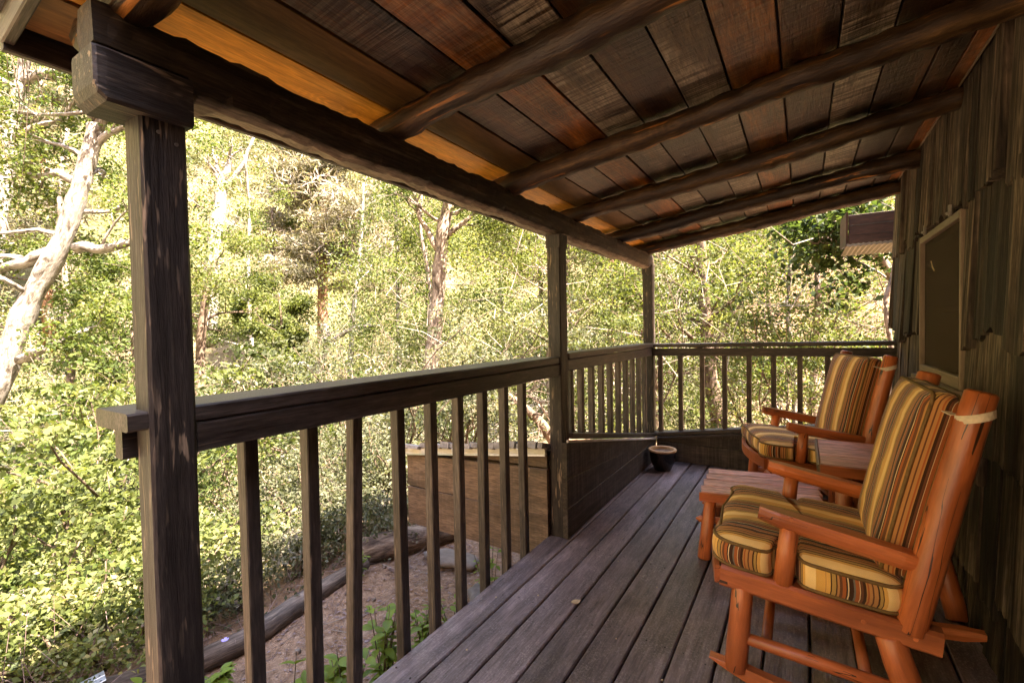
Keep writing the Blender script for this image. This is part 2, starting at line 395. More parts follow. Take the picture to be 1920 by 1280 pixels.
class MB:
    def __init__(self):
        self.v, self.f, self.g, self.s = [], [], [], []
    def add(self, verts, faces, gc, smooth):
        o = len(self.v)
        self.v += [tuple(p) for p in verts]
        self.g += [tuple(p) for p in gc]
        self.f += [tuple(i + o for i in f) for f in faces]
        self.s += smooth if isinstance(smooth, list) else [smooth] * len(faces)
    def sweep(self, path, secs, hint=(0, 0, 1), smooth=False, goff=None, cap=True):
        """path: points; secs: one cross-section (list of 2-D points) or one for each path point"""
        path = [Vector(p) for p in path]
        n = len(path)
        if not isinstance(secs[0][0], (tuple, list)): secs = [secs] * n
        k = len(secs[0])
        go = goff if goff is not None else (random.uniform(0, 20), random.uniform(0, 5), random.uniform(0, 5))
        V, G, F, S = [], [], [], []
        s = 0.0
        hint = Vector(hint)
        for i, p in enumerate(path):
            t_ = (path[min(i + 1, n - 1)] - path[max(i - 1, 0)]).normalized()
            if i: s += (p - path[i - 1]).length
            side = t_.cross(hint)
            if side.length < 1e-4: side = t_.cross(Vector((1, 0, 0.01)))
            side.normalize()
            u_ = side.cross(t_).normalized()
            for (a, b) in secs[i]:
                V.append(p + side * a + u_ * b)
                G.append((go[0] + s, go[1] + a, go[2] + b))
        for i in range(n - 1):
            for j in range(k):
                a, b = i * k + j, i * k + (j + 1) % k
                F.append((a, a + k, b + k, b)); S.append(smooth)
        if cap:
            F.append(tuple(range(k))); S.append(False)
            F.append(tuple(reversed(range((n - 1) * k, n * k)))); S.append(False)
        self.add(V, F, G, S)
        return self
    def bar(self, p0, p1, w, h, bev=0.004, hint=(0, 0, 1), n=2, wob=0.0):
        """squared timber from p0 to p1, w across and h along the hint, edges eased"""
        p0, p1 = Vector(p0), Vector(p1)
        a, b = w / 2, h / 2
        c = min(bev, a * 0.6, b * 0.6)
        base = [(-a + c, -b), (a - c, -b), (a, -b + c), (a, b - c), (a - c, b), (-a + c, b), (-a, b - c), (-a, -b + c)]
        path, secs = [], []
        sd_ = random.uniform(0, 50)
        for i in range(n):
            q = i / (n - 1)
            path.append(p0.lerp(p1, q))
            L = (p1 - p0).length * q
            if wob:
                secs.append([(x + wob * noise1(L * 3 + j, sd_), y + wob * noise1(L * 2.3 + j * 1.7, sd_ + 3)) for j, (x, y) in enumerate(base)])
            else:
                secs.append(base)
        return self.sweep(path, secs, hint)
    def tube(self, path, radii, seg=8, wob=0.0, round_end=False, hint=(0.01, 0.02, 1)):
        if not isinstance(radii, (list, tuple, np.ndarray)): radii = [radii] * len(path)
        path = [Vector(p) for p in path]; radii = list(radii)
        if round_end:
            for e in (0, 1):
                if e: path.reverse(); radii.reverse()
                d = (path[0] - path[1]).normalized(); r = radii[0]
                p = path[0]
                path = [p, p - d * r * 0.18] + path[1:]
                radii = [r * 0.78, r] + radii[1:]
                if e: path.reverse(); radii.reverse()
        sd_ = random.uniform(0, 60)
        secs = []
        for i, r in enumerate(radii):
            sec = []
            for j in range(seg):
                a = 2 * math.pi * j / seg
                rr = r * (1 + wob * noise1(i * 0.9 + math.cos(a) * 1.5, sd_ + math.sin(a) * 0.5))
                sec.append((rr * math.cos(a), rr * math.sin(a)))
            secs.append(sec)
        return self.sweep(path, secs, hint, smooth=True)
    def lathe(self, prof, centre, seg=24):
        V, G, F = [], [], []
        cx, cy_, cz = centre
        for (r, z) in prof:
            for j in range(seg):
                a = 2 * math.pi * j / seg
                V.append((cx + r * math.cos(a), cy_ + r * math.sin(a), cz + z)); G.append((z, r, a))
        for i in range(len(prof) - 1):
            for j in range(seg):
                a, b = i * seg + j, i * seg + (j + 1) % seg
                F.append((a, b, b + seg, a + seg))
        self.add(V, F, G, True)
        return self
    def mesh(self, name, org=(0, 0, 0)):
        me = bpy.data.meshes.new(name)
        o = np.array(org, float)
        me.from_pydata((np.array(self.v) - o).tolist(), [], self.f)
        at = me.attributes.new('gc', 'FLOAT_VECTOR', 'POINT')
        at.data.foreach_set('vector', np.array(self.g, np.float32).ravel())
        me.polygons.foreach_set('use_smooth', self.s)
        me.update()
        return me
    def build(self, name, mat, parent=None, kind=None):
        org = np.zeros(3)
        p = parent
        while p is not None:
            org = org + ORG.get(p, np.zeros(3)); p = p.parent
        me = self.mesh(name, org)
        me.materials.append(M[mat])
        o = bpy.data.objects.new(name, me)
        COL.objects.link(o)
        if parent is not None:
            o.parent = parent
            ORG[o] = np.zeros(3)
        if kind: o['kind'] = kind
        return o

def array_mesh(name, verts, faces, rnd, mat, parent=None):
    """quads or triangles from numpy arrays, with a random value for each leaf"""
    me = bpy.data.meshes.new(name)
    org = np.zeros(3)
    p = parent
    while p is not None:
        org = org + ORG.get(p, np.zeros(3)); p = p.parent
    verts = verts - org
    nf, k = faces.shape
    me.vertices.add(len(verts)); me.vertices.foreach_set('co', verts.astype(np.float32).ravel())
    me.loops.add(nf * k); me.loops.foreach_set('vertex_index', faces.astype(np.int32).ravel())
    me.polygons.add(nf); me.polygons.foreach_set('loop_start', np.arange(nf, dtype=np.int32) * k)
    at = me.attributes.new('rnd', 'FLOAT', 'POINT'); at.data.foreach_set('value', rnd.astype(np.float32))
    me.update(calc_edges=True)
    me.materials.append(M[mat])
    o = bpy.data.objects.new(name, me)
    COL.objects.link(o)
    if parent is not None: o.parent = parent; ORG[o] = np.zeros(3)
    return o

def unit(a): return a / np.maximum(np.linalg.norm(a, axis=1, keepdims=True), 1e-9)

def leaf_arrays(P, size, asp=0.55, upbias=0.5, rnd=None, droop=0.3):
    """one diamond leaf at each point P"""
    n = len(P)
    nrm = unit(rng.normal(size=(n, 3)) * (1 - upbias * 0.5) + np.array([0, 0, upbias * 1.6]))
    d = rng.normal(size=(n, 3)) + np.array([0, 0, -droop])
    d = unit(d - nrm * np.sum(d * nrm, 1, keepdims=True))
    w = np.cross(nrm, d)
    L = (np.ones(n) * size)[:, None] * rng.uniform(0.6, 1.25, (n, 1))
    fold = nrm * L * 0.10
    v = np.stack([P - d * L * .5, P + w * L * asp * .5 - d * L * 0.02 + fold, P + d * L * .5, P - w * L * asp * .5 - d * L * 0.02 + fold], 1).reshape(-1, 3)
    f = np.arange(n * 4).reshape(n, 4)
    if rnd is None: rnd = rng.uniform(0, 1, n)
    return v, f, np.repeat(np.clip(rnd, 0, 1), 4)

def clump_points(C, rad, n, flat=0.75, shell=0.6):
    """n points in each of the clumps C (radius rad), more of them near the outside"""
    m = len(C)
    d = unit(rng.normal(size=(m * n, 3)))
    rr = rng.uniform(0, 1, (m * n, 1)) ** (1 / 3 * (1 - shell) + 0.12 * shell)
    rr = rr * (0.72 + 0.45 * rng.uniform(0, 1, (m * n, 1)))
    off = d * rr * np.repeat(np.ones(m) * rad, n)[:, None] * np.array([1, 1, flat])
    return np.repeat(C, n, 0) + off

# ------------------------------------------------------------------ terrain
def sstep(a, b, x):
    q = np.clip((x - a) / (b - a), 0, 1)
    return q * q * (3 - 2 * q)
def ground_z(x, y):
    x = np.asarray(x, float); y = np.asarray(y, float)
    s = np.maximum(-2.75 - x, y - 6.2)
    z = -0.40 - 0.05 * np.clip(-1.3 - x, 0, 1.4) - 2.5 * sstep(0.0, 5.5, s)
    r = np.sqrt(x * x + y * y)
    rise = np.maximum(0, r - 29.0)
    z = z + 0.95 * rise * (rise / (rise + 3.0))
    far = sstep(4, 30, r)
    z = z + far * (1.3 * np.sin(x * .21 + 1.3) * np.cos(y * .17) + 0.6 * np.sin(x * .53 + y * .31)) + sstep(40, 70, r) * 3.0 * np.sin(x * .09 + y * .13)
    near = sstep(0.2, 3.0, np.maximum(-1.3 - x, y - 4.5))
    z = z + (0.025 + 0.08 * near) * (np.sin(x * 3.1 + y * 1.7) * np.sin(y * 2.3 - x * 1.1)) + 0.012 * np.sin(x * 9 + y * 4) * np.sin(y * 8 - x * 5)
    return z
uu = np.linspace(-1, 1, 261)
gx = np.sinh(uu * 4.4) / math.sinh(4.4) * 230 - 2.0
gy = np.sinh(uu * 4.4) / math.sinh(4.4) * 230 + 2.0
GX, GY = np.meshgrid(gx, gy, indexing='ij')
GZ = ground_z(GX, GY)
n_ = len(uu)
vv_ = np.stack([GX, GY, GZ], -1).reshape(-1, 3)
ii, jj = np.meshgrid(np.arange(n_ - 1), np.arange(n_ - 1), indexing='ij')
a_ = (ii * n_ + jj).ravel()
ff_ = np.stack([a_, a_ + n_, a_ + n_ + 1, a_ + 1], 1)
ground = array_mesh('ground', vv_, ff_, np.zeros(len(vv_)), 'ground')
ground.data.polygons.foreach_set('use_smooth', [True] * len(ff_))
tag(ground, kind='structure')

# ------------------------------------------------------------------ deck
deck = thing('porch_deck', 'worn purple brown plank deck of the porch', 'deck', (-0.36, 1.6, 0))
EDGE, PITCH, WALLX = -1.293, 0.146, 0.585
for i in range(13):
    x0 = EDGE + PITCH * i
    x1 = min(x0 + PITCH - 0.0075, WALLX - 0.004)
    n = 22
    a, b, c = (x1 - x0) / 2, 0.018, 0.005
    base = [(-a + c, -b), (a - c, -b), (a, -b + c), (a, b - c), (a - c, b), (0, b + 0.0008), (-a + c, b), (-a, b - c), (-a, -b + c)]
    dz = random.uniform(-0.0012, 0.0012)
    sd_ = random.uniform(0, 40)
    y0 = -1.5
    y1 = 4.415
    path = [((x0 + x1) / 2 + 0.0012 * noise1(k * 0.7, sd_), y0 + (y1 - y0) * k / (n - 1), -0.018 + dz + 0.0012 * noise1(k * .5, sd_ + 5)) for k in range(n)]
    MB().sweep(path, base, (0, 0, 1), goff=(i * 3.3, i * 1.7, 0)).build('deck_board', 'deck', deck)
MB().bar((-1.25, 4.436, -0.03), (0.58, 4.436, -0.03), 0.026, 0.16, 0.002).build('leak_stop_bar', 'rail', deck)  # dark bar added behind the board ends to stop light leaks
MB().bar((-1.27, -1.5, -0.125), (-1.27, 4.40, -0.125), 0.038, 0.17, 0.003, (0, 0, 1), 6).build('rim_joist', 'rail', deck)
for y in np.arange(-1.2, 4.4, 0.6):
    MB().bar((-1.245, y, -0.115), (0.56, y, -0.115), 0.038, 0.14).build('joist', 'rail', deck)
# nail heads along the boards
nb = MB()
for i in range(13):
    for y in np.arange(0.6, 4.4, 0.6):
        for q in (0.03, 0.11):
            cx, cy_ = EDGE + PITCH * i + q + random.uniform(-.006, .006), y + random.uniform(-.02, .02)
            if cx < 0.56:
                nb.lathe([(0.0035, 0.0), (0.0035, 0.0016), (0.0001, 0.0018)], (cx, cy_, 0.0002), 6)
tag(nb.build('nail_heads', 'rail', deck), kind='stuff')

# ------------------------------------------------------------------ posts
def post(label, x0, x1, y0, y1, z0, z1, lean=(0, 0)):
    t_ = thing('porch_post', label, 'post', ((x0 + x1) / 2, (y0 + y1) / 2, z0), 'porch posts')
    cx, cy_ = (x0 + x1) / 2, (y0 + y1) / 2
    mb = MB()
    mb.bar((cx, cy_, z0), (cx + lean[0], cy_ + lean[1], z1), x1 - x0, y1 - y0, 0.006, (0, 1, 0), 14, 0.0012)
    mb.build('post_shaft', 'post', t_)
    return t_
p1 = post('thick dark post nearest the camera with a notched cap block', -1.277, -1.200, 0.444, 0.535, -0.42, 1.702)
cb = MB()
rr_ = [(0.364, .90, .030), (0.370, .97, .012), (0.384, 1.0, 0.0), (0.45, 1.0, 0), (0.541, 1.0, 0)]
cb.sweep([(-1.240, y, 1.753) for y, k_, l_ in rr_], [[(-.062 * k_, -.055 + l_ + .006), (-.056 * k_, -.055 + l_), (.056 * k_, -.055 + l_), (.062 * k_, -.055 + l_ + .006), (.062 * k_, .046), (.056 * k_, .052), (-.056 * k_, .052), (-.062 * k_, .046)] for y, k_, l_ in rr_], (0, 0, 1))
cb.build('cap_block', 'post', p1)
for (y, z) in ((0.478, 1.672), (0.512, 1.655)):
    MB().sweep([(-1.2015, y, z), (-1.196, y, z)], [(0.004 * math.cos(a), 0.004 * math.sin(a)) for a in np.arange(0, 6.28, 0.8)]).build('nail', 'iron', p1)
p2 = post('slim dark post where the two railing bays meet', -1.281, -1.196, 2.462, 2.556, -0.02, 1.775)
p3 = post('dark corner post at the far end of the porch beside the pot', -1.281, -1.192, 4.392, 4.482, -0.42, 1.80)
for p, y0, y1, z in ((p2, 2.462, 2.556, 1.70), (p3, 4.392, 4.482, 1.72)):
    MB().bar((-1.2385, (y0 + y1) / 2, z), (-1.2385, (y0 + y1) / 2, z + 0.075), 0.094, y1 - y0 + 0.008, 0.004, (0, 1, 0)).build('post_collar', 'post', p)

# ------------------------------------------------------------------ porch roof
proof = thing('porch_roof', 'low porch roof of dark boards on peeled log rafters', 'roof', (-1.2, 2.3, 1.77))
SL = 0.138
def roof_z(x): return 2.0 + SL * (x + 1.2)
# the rough beam over the posts
path, secs = [], []
for k in range(170):
    y = 0.372 + (4.50 - 0.372) * k / 169
    lift = 0.035 if y < 0.56 else 0.0
    w0, w1 = 0.043, 0.040
    nz = [0.0065 * noise1(y * 6 + j * 2.1, j) + 0.0045 * noise1(y * 23 + j, j * 2.2) + 0.003 * noise1(y * 61 + j * 1.3, j) for j in range(10)]
    tp = 0.905 + 0.0
    secs.append([(-0.030 + nz[0], -0.065 + lift + nz[1]), (0.012, -0.066 + lift + nz[2]), (0.036 + nz[3], -0.050 + lift + nz[2]), (0.043, -0.02), (0.043 + nz[4] * .6, 0.03), (0.036, 0.064 + nz[5]),
                 (0.0, 0.067), (-0.036, 0.064 + nz[6]), (-0.043 + nz[7] * .6, 0.02), (-0.043, -0.03 + lift)])
    path.append((-1.243, y, 1.838))
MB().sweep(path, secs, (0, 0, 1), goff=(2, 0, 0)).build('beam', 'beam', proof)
RY = [0.45, 1.225, 2.0, 2.765, 3.60, 4.335]
for i, y in enumerate(RY):
    pts, rad = [], []
    for k in range(64):
        x = -1.42 + (0.60 + 1.42) * k / 63
        pts.append((x, y + 0.022 * noise1(x * 1.4, i * 2.3) + (0.03 if i in (3, 4) else 0.0) * (x + 1.2) / 1.8, roof_z(x) - 0.056 + 0.006 * noise1(x * 2.1, i + 9)))
        rad.append((0.050 + 0.006 * noise1(x * 2.4, i * 5) + 0.0016 * noise1(x * 23, i * 3) + 0.006 * max(0, noise1(x * 5.1, i * 7) - 0.72) * 4) * (1.08 if i == 5 else 1))
    MB().tube(pts, rad, 14, 0.09).build('rafter', 'log', proof)
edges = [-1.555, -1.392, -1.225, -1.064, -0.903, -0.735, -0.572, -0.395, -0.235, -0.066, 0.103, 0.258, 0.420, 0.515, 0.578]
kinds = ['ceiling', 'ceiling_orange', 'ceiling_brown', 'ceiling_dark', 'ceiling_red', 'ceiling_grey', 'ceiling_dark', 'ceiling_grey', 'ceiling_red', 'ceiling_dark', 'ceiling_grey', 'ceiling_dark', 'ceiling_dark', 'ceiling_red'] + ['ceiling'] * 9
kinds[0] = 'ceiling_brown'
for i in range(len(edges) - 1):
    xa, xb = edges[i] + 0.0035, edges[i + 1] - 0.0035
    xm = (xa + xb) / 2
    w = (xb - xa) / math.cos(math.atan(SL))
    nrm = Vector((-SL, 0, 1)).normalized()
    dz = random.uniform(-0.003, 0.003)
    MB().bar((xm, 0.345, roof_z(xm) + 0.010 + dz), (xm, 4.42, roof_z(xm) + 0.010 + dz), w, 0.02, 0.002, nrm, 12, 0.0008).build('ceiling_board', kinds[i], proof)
sh = MB()  # sheet put over the boards to block light through their gaps
sh.bar((-1.57, 2.38, roof_z(-1.57) + 0.036), (0.62, 2.38, roof_z(0.62) + 0.036), 4.16, 0.022, 0.002)
sh.build('roof_covering', 'roofing', proof)
MB().bar((-1.575, 0.32, roof_z(-1.575) - 0.005), (-1.575, 4.44, roof_z(-1.575) - 0.005), 0.024, 0.10, 0.003, (0, 0, 1), 8, 0.001).build('fascia', 'baluster', proof)
MB().bar((-1.575, 0.328, roof_z(-1.575) + 0.0), (0.58, 0.328, roof_z(0.58) + 0.0), 0.022, 0.085, 0.003, (0, 0, 1), 6, 0.001).build('rake_board', 'baluster', proof)
MB().bar((0.571, 0.5, roof_z(0.571) - 0.008), (0.571, 4.40, roof_z(0.571) - 0.008), 0.006, 0.010, 0.001, (0, 0, 1), 2).build('wall_pale_strip', 'cream', proof)  # thin pale strip along the line where roof meets wall

# ------------------------------------------------------------------ railings
def baluster(parent, x, y, z0, z1, w=0.038, tilt=(0, 0)):
    MB().bar((x + tilt[0], y + tilt[1], z0), (x, y, z1), w, w, 0.003, (0, 1, 0), 5, 0.0008).build('baluster', 'baluster', parent)
r1 = thing('porch_railing', 'long near railing with nine square balusters beside the near post', 'railing', (-1.29, 1.5, 0), 'porch railings')
MB().bar((-1.292, 0.405, 1.043), (-1.292, 2.459, 1.043), 0.172, 0.040, 0.005, (0, 0, 1), 16, 0.0012).build('rail_cap', 'rail', r1)
MB().bar((-1.226, 0.538, 0.987), (-1.226, 2.459, 0.987), 0.042, 0.069, 0.004, (0, 0, 1), 12, 0.001).build('rail_board', 'rail', r1)
MB().bar((-1.300, 0.42, 0.987), (-1.300, 2.459, 0.987), 0.038, 0.069, 0.004, (0, 0, 1), 12, 0.001).build('rail_board', 'rail', r1)
for k, y in enumerate([0.713, 0.905, 1.080, 1.281, 1.466, 1.646, 1.835, 2.025, 2.210]):
    tl = [(0, .004), (0, -.004), (0.012, -.035), (0, .006), (0, 0.002), (0, 0), (0, -.004), (0, 0), (0, .004)][k]
    baluster(r1, -1.3175, y, -0.10, 0.953, 0.040, (tl[0] * .3, tl[1]))

r2 = thing('porch_railing', 'short left railing between middle and corner posts above the sloping sill', 'railing', (-1.24, 3.5, 0.3), 'porch railings')
MB().bar((-1.255, 2.559, 1.062), (-1.255, 4.389, 1.062), 0.135, 0.036, 0.005, (0, 0, 1), 12, 0.001).build('rail_cap', 'rail', r2)
MB().bar((-1.215, 2.559, 1.007), (-1.215, 4.389, 1.000), 0.036, 0.070, 0.004, (0, 0, 1), 8, 0.001).build('rail_board', 'rail', r2)
sill = lambda y: 0.597 + (0.275 - 0.597) * (y - 2.56) / (4.19 - 2.56)
for y in [2.66, 2.825, 3.006, 3.186, 3.364, 3.548, 3.73, 3.908, 4.088, 4.26]:
    baluster(r2, -1.236, y, sill(y) + 0.004, 0.978)
MB().bar((-1.222, 2.559, sill(2.559) - 0.013), (-1.222, 4.389, sill(4.389) - 0.013), 0.10, 0.034, 0.004, (0, 0, 1), 8, 0.001).build('sill', 'rail', r2)
MB().bar((-1.1635, 2.459, sill(2.459) - 0.042), (-1.1635, 4.389, sill(4.389) - 0.042), 0.012, 0.016, 0.002, (0, 0, 1), 4).build('sill_edge_strip', 'white_trim', r2)

r3 = thing('porch_railing', 'far end railing behind the far rocking chair and the pot', 'railing', (-0.3, 4.43, 0.3), 'porch railings')
MB().bar((-1.19, 4.437, 1.056), (0.585, 4.437, 1.078), 0.10, 0.034, 0.004, (0, 0, 1), 10, 0.001).build('rail_cap', 'rail', r3)
MB().bar((-1.19, 4.425, 0.995), (0.585, 4.425, 1.010), 0.036, 0.068, 0.004, (0, 0, 1), 8, 0.001).build('rail_board', 'rail', r3)
for x in (-0.78, -0.30, 0.05):
    MB().bar((x - 0.02, 4.437, 1.037), (x + 0.02, 4.437, 1.037), 0.06, 0.010, 0.001).build('shim', 'rail', r3)
sill3 = lambda x: 0.262 + (0.372 - 0.268) * (x + 1.13) / 0.74
for x in [-1.135, -0.955, -0.770, -0.586, -0.395, -0.212, -0.026, 0.160, 0.345, 0.52]:
    baluster(r3, x, 4.44, sill3(x) - 0.01, 0.972)
MB().bar((-1.19, 4.432, sill3(-1.19) - 0.022), (0.585, 4.432, sill3(0.585) - 0.022), 0.10, 0.032, 0.004, (0, 0, 1), 8, 0.001).build('sill', 'rail', r3)
MB().bar((-1.15, 4.378, sill3(-1.15) - 0.056), (0.585, 4.378, sill3(0.585) - 0.056), 0.024, 0.020, 0.002, (0, 0, 1), 4).build('sill_edge_strip', 'rail', r3)

# parapets: three planks each
par1 = thing('parapet_wall', 'low dark plank wall below the short left railing', 'wall', (-1.17, 3.4, 0))
zb = 0.0
def sloped_plank(parent, mat, pa, pb, za0, za1, zb0, zb1, thick, axis):
    """plank between bottoms za0/zb0 and tops za1/zb1 at its two ends; axis = direction of thickness"""
    pa, pb, ax = Vector(pa), Vector(pb), Vector(axis)
    L = (pb - pa).length
    V, G = [], []
    N = 8
    for k in range(N):
        q = k / (N - 1); p = pa.lerp(pb, q)
        lo, hi = za0 + (zb0 - za0) * q, za1 + (zb1 - za1) * q
        c = 0.003
        for (d, z) in ((0, lo + c), (c, lo), (thick, lo), (thick, hi), (c, hi), (0, hi - c)):
            w = p - ax * d; V.append((w.x, w.y, z)); G.append((q * L + parent['g0'], z, d))
    F = []
    for k in range(N - 1):
        for j in range(6):
            a, b = k * 6 + j, k * 6 + (j + 1) % 6
            F.append((a, b, b + 6, a + 6))
    F.append(tuple(reversed(range(6)))); F.append(tuple(range((N - 1) * 6, N * 6)))
    mb = MB(); mb.add(V, F, G, False)
    return mb.build('plank', mat, parent)
par1['g0'] = 3.0
t2, t4 = sill(2.559) - 0.034, sill(4.389) - 0.034
for (b0, b1) in ((0.002, 0.175), (0.179, 0.352), (0.356, 0.60)):
    y_end = 4.389
    if b1 > t4:                       # the plank runs out where the sloping sill cuts it
        pass
    sloped_plank(par1, 'parapet', (-1.169, 2.459, 0), (-1.169, y_end, 0), b0, min(b1, t2), min(b0, t4 - 0.012) if b0 > 0.01 else b0, min(b1, t4), 0.03, (1, 0, 0))
del par1['g0']
par2 = thing('parapet_wall', 'low dark plank wall across the far end of the deck', 'wall', (-0.3, 4.39, 0))
par2['g0'] = 9.0
s0, s1 = sill3(-1.165) - 0.044, sill3(0.585) - 0.044
for (b0, b1) in ((0.002, 0.165), (0.169, 0.34), (0.344, 0.60)):
    sloped_plank(par2, 'parapet', (-1.165, 4.391, 0), (0.584, 4.391, 0), min(b0, s0 - 0.008), min(b1, s0), b0, min(b1, s1), 0.03, (0, -1, 0))
del par2['g0']

# ------------------------------------------------------------------ plank bin outside the middle post
bin_ = thing('plank_bin', 'brown plank bin with shake top and white trim outside the railing', 'bin', (-1.9, 2.44, -0.14))
bin_['g0'] = 5.0
def bt(x): return 0.352 + (0.485 - 0.352) * (x + 2.41) / 1.13
for (b0, b1) in ((-0.14, 0.126), (0.1335, 0.402)):
    hi0, hi1 = min(b1, bt(-2.41)), min(b1, bt(-1.285))
    sloped_plank(bin_, 'bin', (-2.41, 2.43, 0), (-1.285, 2.43, 0), b0, hi0, b0 - 0.01, hi1, 0.03, (0, -1, 0))
sloped_plank(bin_, 'bin', (-2.41, 2.58, 0), (-1.285, 2.58, 0), -0.14, bt(-2.41), -0.15, bt(-1.285), 0.02, (0, 1, 0))
sloped_plank(bin_, 'bin', (-1.95, 2.431, 0), (-1.285, 2.431, 0), 0.4055, 0.407, 0.409, bt(-1.285), 0.028, (0, -1, 0))
sloped_plank(bin_, 'bin', (-2.41, 2.56, 0), (-2.41, 2.4625, 0), -0.13, bt(-2.41), -0.13, bt(-2.41), 0.03, (-1, 0, 0))
sloped_plank(bin_, 'bin', (-1.40, 2.427, 0), (-1.285, 2.427, 0), 0.232, 0.40, 0.228, 0.40, 0.004, (0, -1, 0))
MB().bar((-2.425, 2.420, bt(-2.425) + 0.024), (-1.285, 2.420, bt(-1.285) + 0.024), 0.022, 0.046, 0.002, (0, 0, 1), 4).build('white_trim', 'white_trim', bin_)
MB().bar((-2.425, 2.407, bt(-2.425) + 0.006), (-1.285, 2.407, bt(-1.285) + 0.006), 0.006, 0.010, 0.001, (0, 0, 1), 2).build('drip_edge', 'metal', bin_)
del bin_['g0']
# split shakes on its top, laid in courses
for row in range(1):
    x = -2.47
    while x < -1.30:
        w = random.uniform(0.06, 0.13)
        if x + w > -1.285: w = -1.285 - x
        if w < 0.03: break
        y0 = 2.385 + row * 0.27 + random.uniform(-0.012, 0.012)
        xm = x + w / 2
        z0 = bt(xm) + 0.056 + random.uniform(0, 0.006)
        hi = 0.022 + random.uniform(0, 0.020)
        mb = MB()
        mb.bar((xm + random.uniform(-.008, .008), y0, z0 + hi * .4), (xm, y0 + 0.17, z0 - 0.035), w - 0.006, hi, 0.003, (0, 0, 1), 4, 0.003)
        mb.build('shake', 'shake_top', bin_)
        x += w
    
# ------------------------------------------------------------------ cabin
cabin = thing('cabin', 'old cabin clad in weathered grey wooden shakes', 'cabin', (2.8, 1.0, -0.42))
WX = 0.60
core = MB()
for (ya, yb) in ((-4.0, 2.66), (3.53, 4.50)):
    core.bar((WX + 0.06, ya, 1.15), (WX + 0.06, yb, 1.15), 0.12, 3.1, 0.001)
core.bar((WX + 0.06, 2.66, 0.25), (WX + 0.06, 3.53, 0.25), 0.12, 1.34, 0.001)
core.bar((WX + 0.06, 2.66, 2.215), (WX + 0.06, 3.53, 2.215), 0.12, 0.97, 0.001)
core.bar((WX + 0.12, 4.44, 1.15), (5.2, 4.44, 1.15), 0.12, 3.1, 0.001)
core.bar((5.2, -4.0, 1.15), (5.2, 4.5, 1.15), 0.12, 3.1, 0.001)
core.build('wall_sheathing', 'wall_core', cabin)
rf = MB()  # unseen roof; ridge height shaped to keep sun off the porch
rf.bar((0.15, 0.1, 2.32), (2.9, 0.1, 5.4), 9.6, 0.05, 0.002)
rf.bar((2.9, 0.1, 5.4), (5.8, 0.1, 2.3), 9.6, 0.05, 0.002)
rf.build('roof', 'roofing', cabin)
gb = MB()
for yy in (4.46, -4.0):
    V = [(0.66, yy, 2.65), (5.2, yy, 2.65), (2.9, yy, 5.36), (0.66, yy + 0.05, 2.65), (5.2, yy + 0.05, 2.65), (2.9, yy + 0.05, 5.36)]
    gb.add(V, [(0, 1, 2), (5, 4, 3), (0, 3, 4, 1), (1, 4, 5, 2), (2, 5, 3, 0)], V, False)
gb.build('gable', 'wall_core', cabin)

def shingle_mesh(seed, cols=8, rows=4):
    """split shake 1 wide and 1 tall (scaled when placed), grooved, thicker and ragged at the bottom edge; front faces -X"""
    rs = random.Random(seed)
    xs = [0.0]
    for i in range(cols): xs.append(xs[-1] + rs.uniform(0.5, 1.5))
    xs = [x / xs[-1] for x in xs]
    dep = [rs.choice([0.0, 0.5, 0.8, 1.0, 0.9, 0.85, 0.7]) for _ in xs]
    rag = [rs.uniform(-0.012, 0.03) for _ in xs]
    tilt = rs.uniform(-0.03, 0.03)
    V, G, F = [], [], []
    for j in range(rows):
        q = j / (rows - 1)
        for i, x in enumerate(xs):
            z = q + (rag[i] + tilt * (x - .5)) * (1 - q) ** 2
            th = (0.012 + 0.016 * (1 - q)) + 0.0075 * dep[i] * (0.6 + 0.4 * (1 - q)) + rs.uniform(-0.001, 0.001)
            y = (x - 0.5) + 0.012 * math.sin(q * 3 + seed) * (1 - abs(2 * x - 1))
            V.append((-th, y, z)); G.append((z * 0.5, x * 0.16, th))
    nx = len(xs)
    for j in range(rows - 1):
        for i in range(nx - 1):
            a = j * nx + i
            F.append((a, a + nx, a + nx + 1, a + 1))
    b0 = len(V)
    for i, x in enumerate(xs):                       # bottom edge back to the wall
        V.append((0.0, x - 0.5, V[i][2])); G.append((0, x * .16, 0))
    for i in range(nx - 1): F.append((i, i + 1, b0 + i + 1, b0 + i))
    for (i, rev) in ((0, False), (nx - 1, True)):    # the two long edges
        o = len(V)
        for j in range(rows): V.append((0.0, xs[i] - 0.5, V[j * nx + i][2])); G.append((V[j * nx + i][2] * .5, 0, 0))
        for j in range(rows - 1):
            f = (j * nx + i, o + j, o + j + 1, (j + 1) * nx + i)
            F.append(f[::-1] if rev else f)
    mb = MB(); mb.add(V, F, G, False)
    me = mb.mesh('shingle'); me.materials.append(M['shingle'])
    return me
SHM = [shingle_mesh(s) for s in range(14)]
rows_ = [(-0.24, 0.55), (0.225, 0.56), (0.69, 0.56), (1.155, 0.62), (1.70, 0.62)]
corg = Vector(cabin.location)
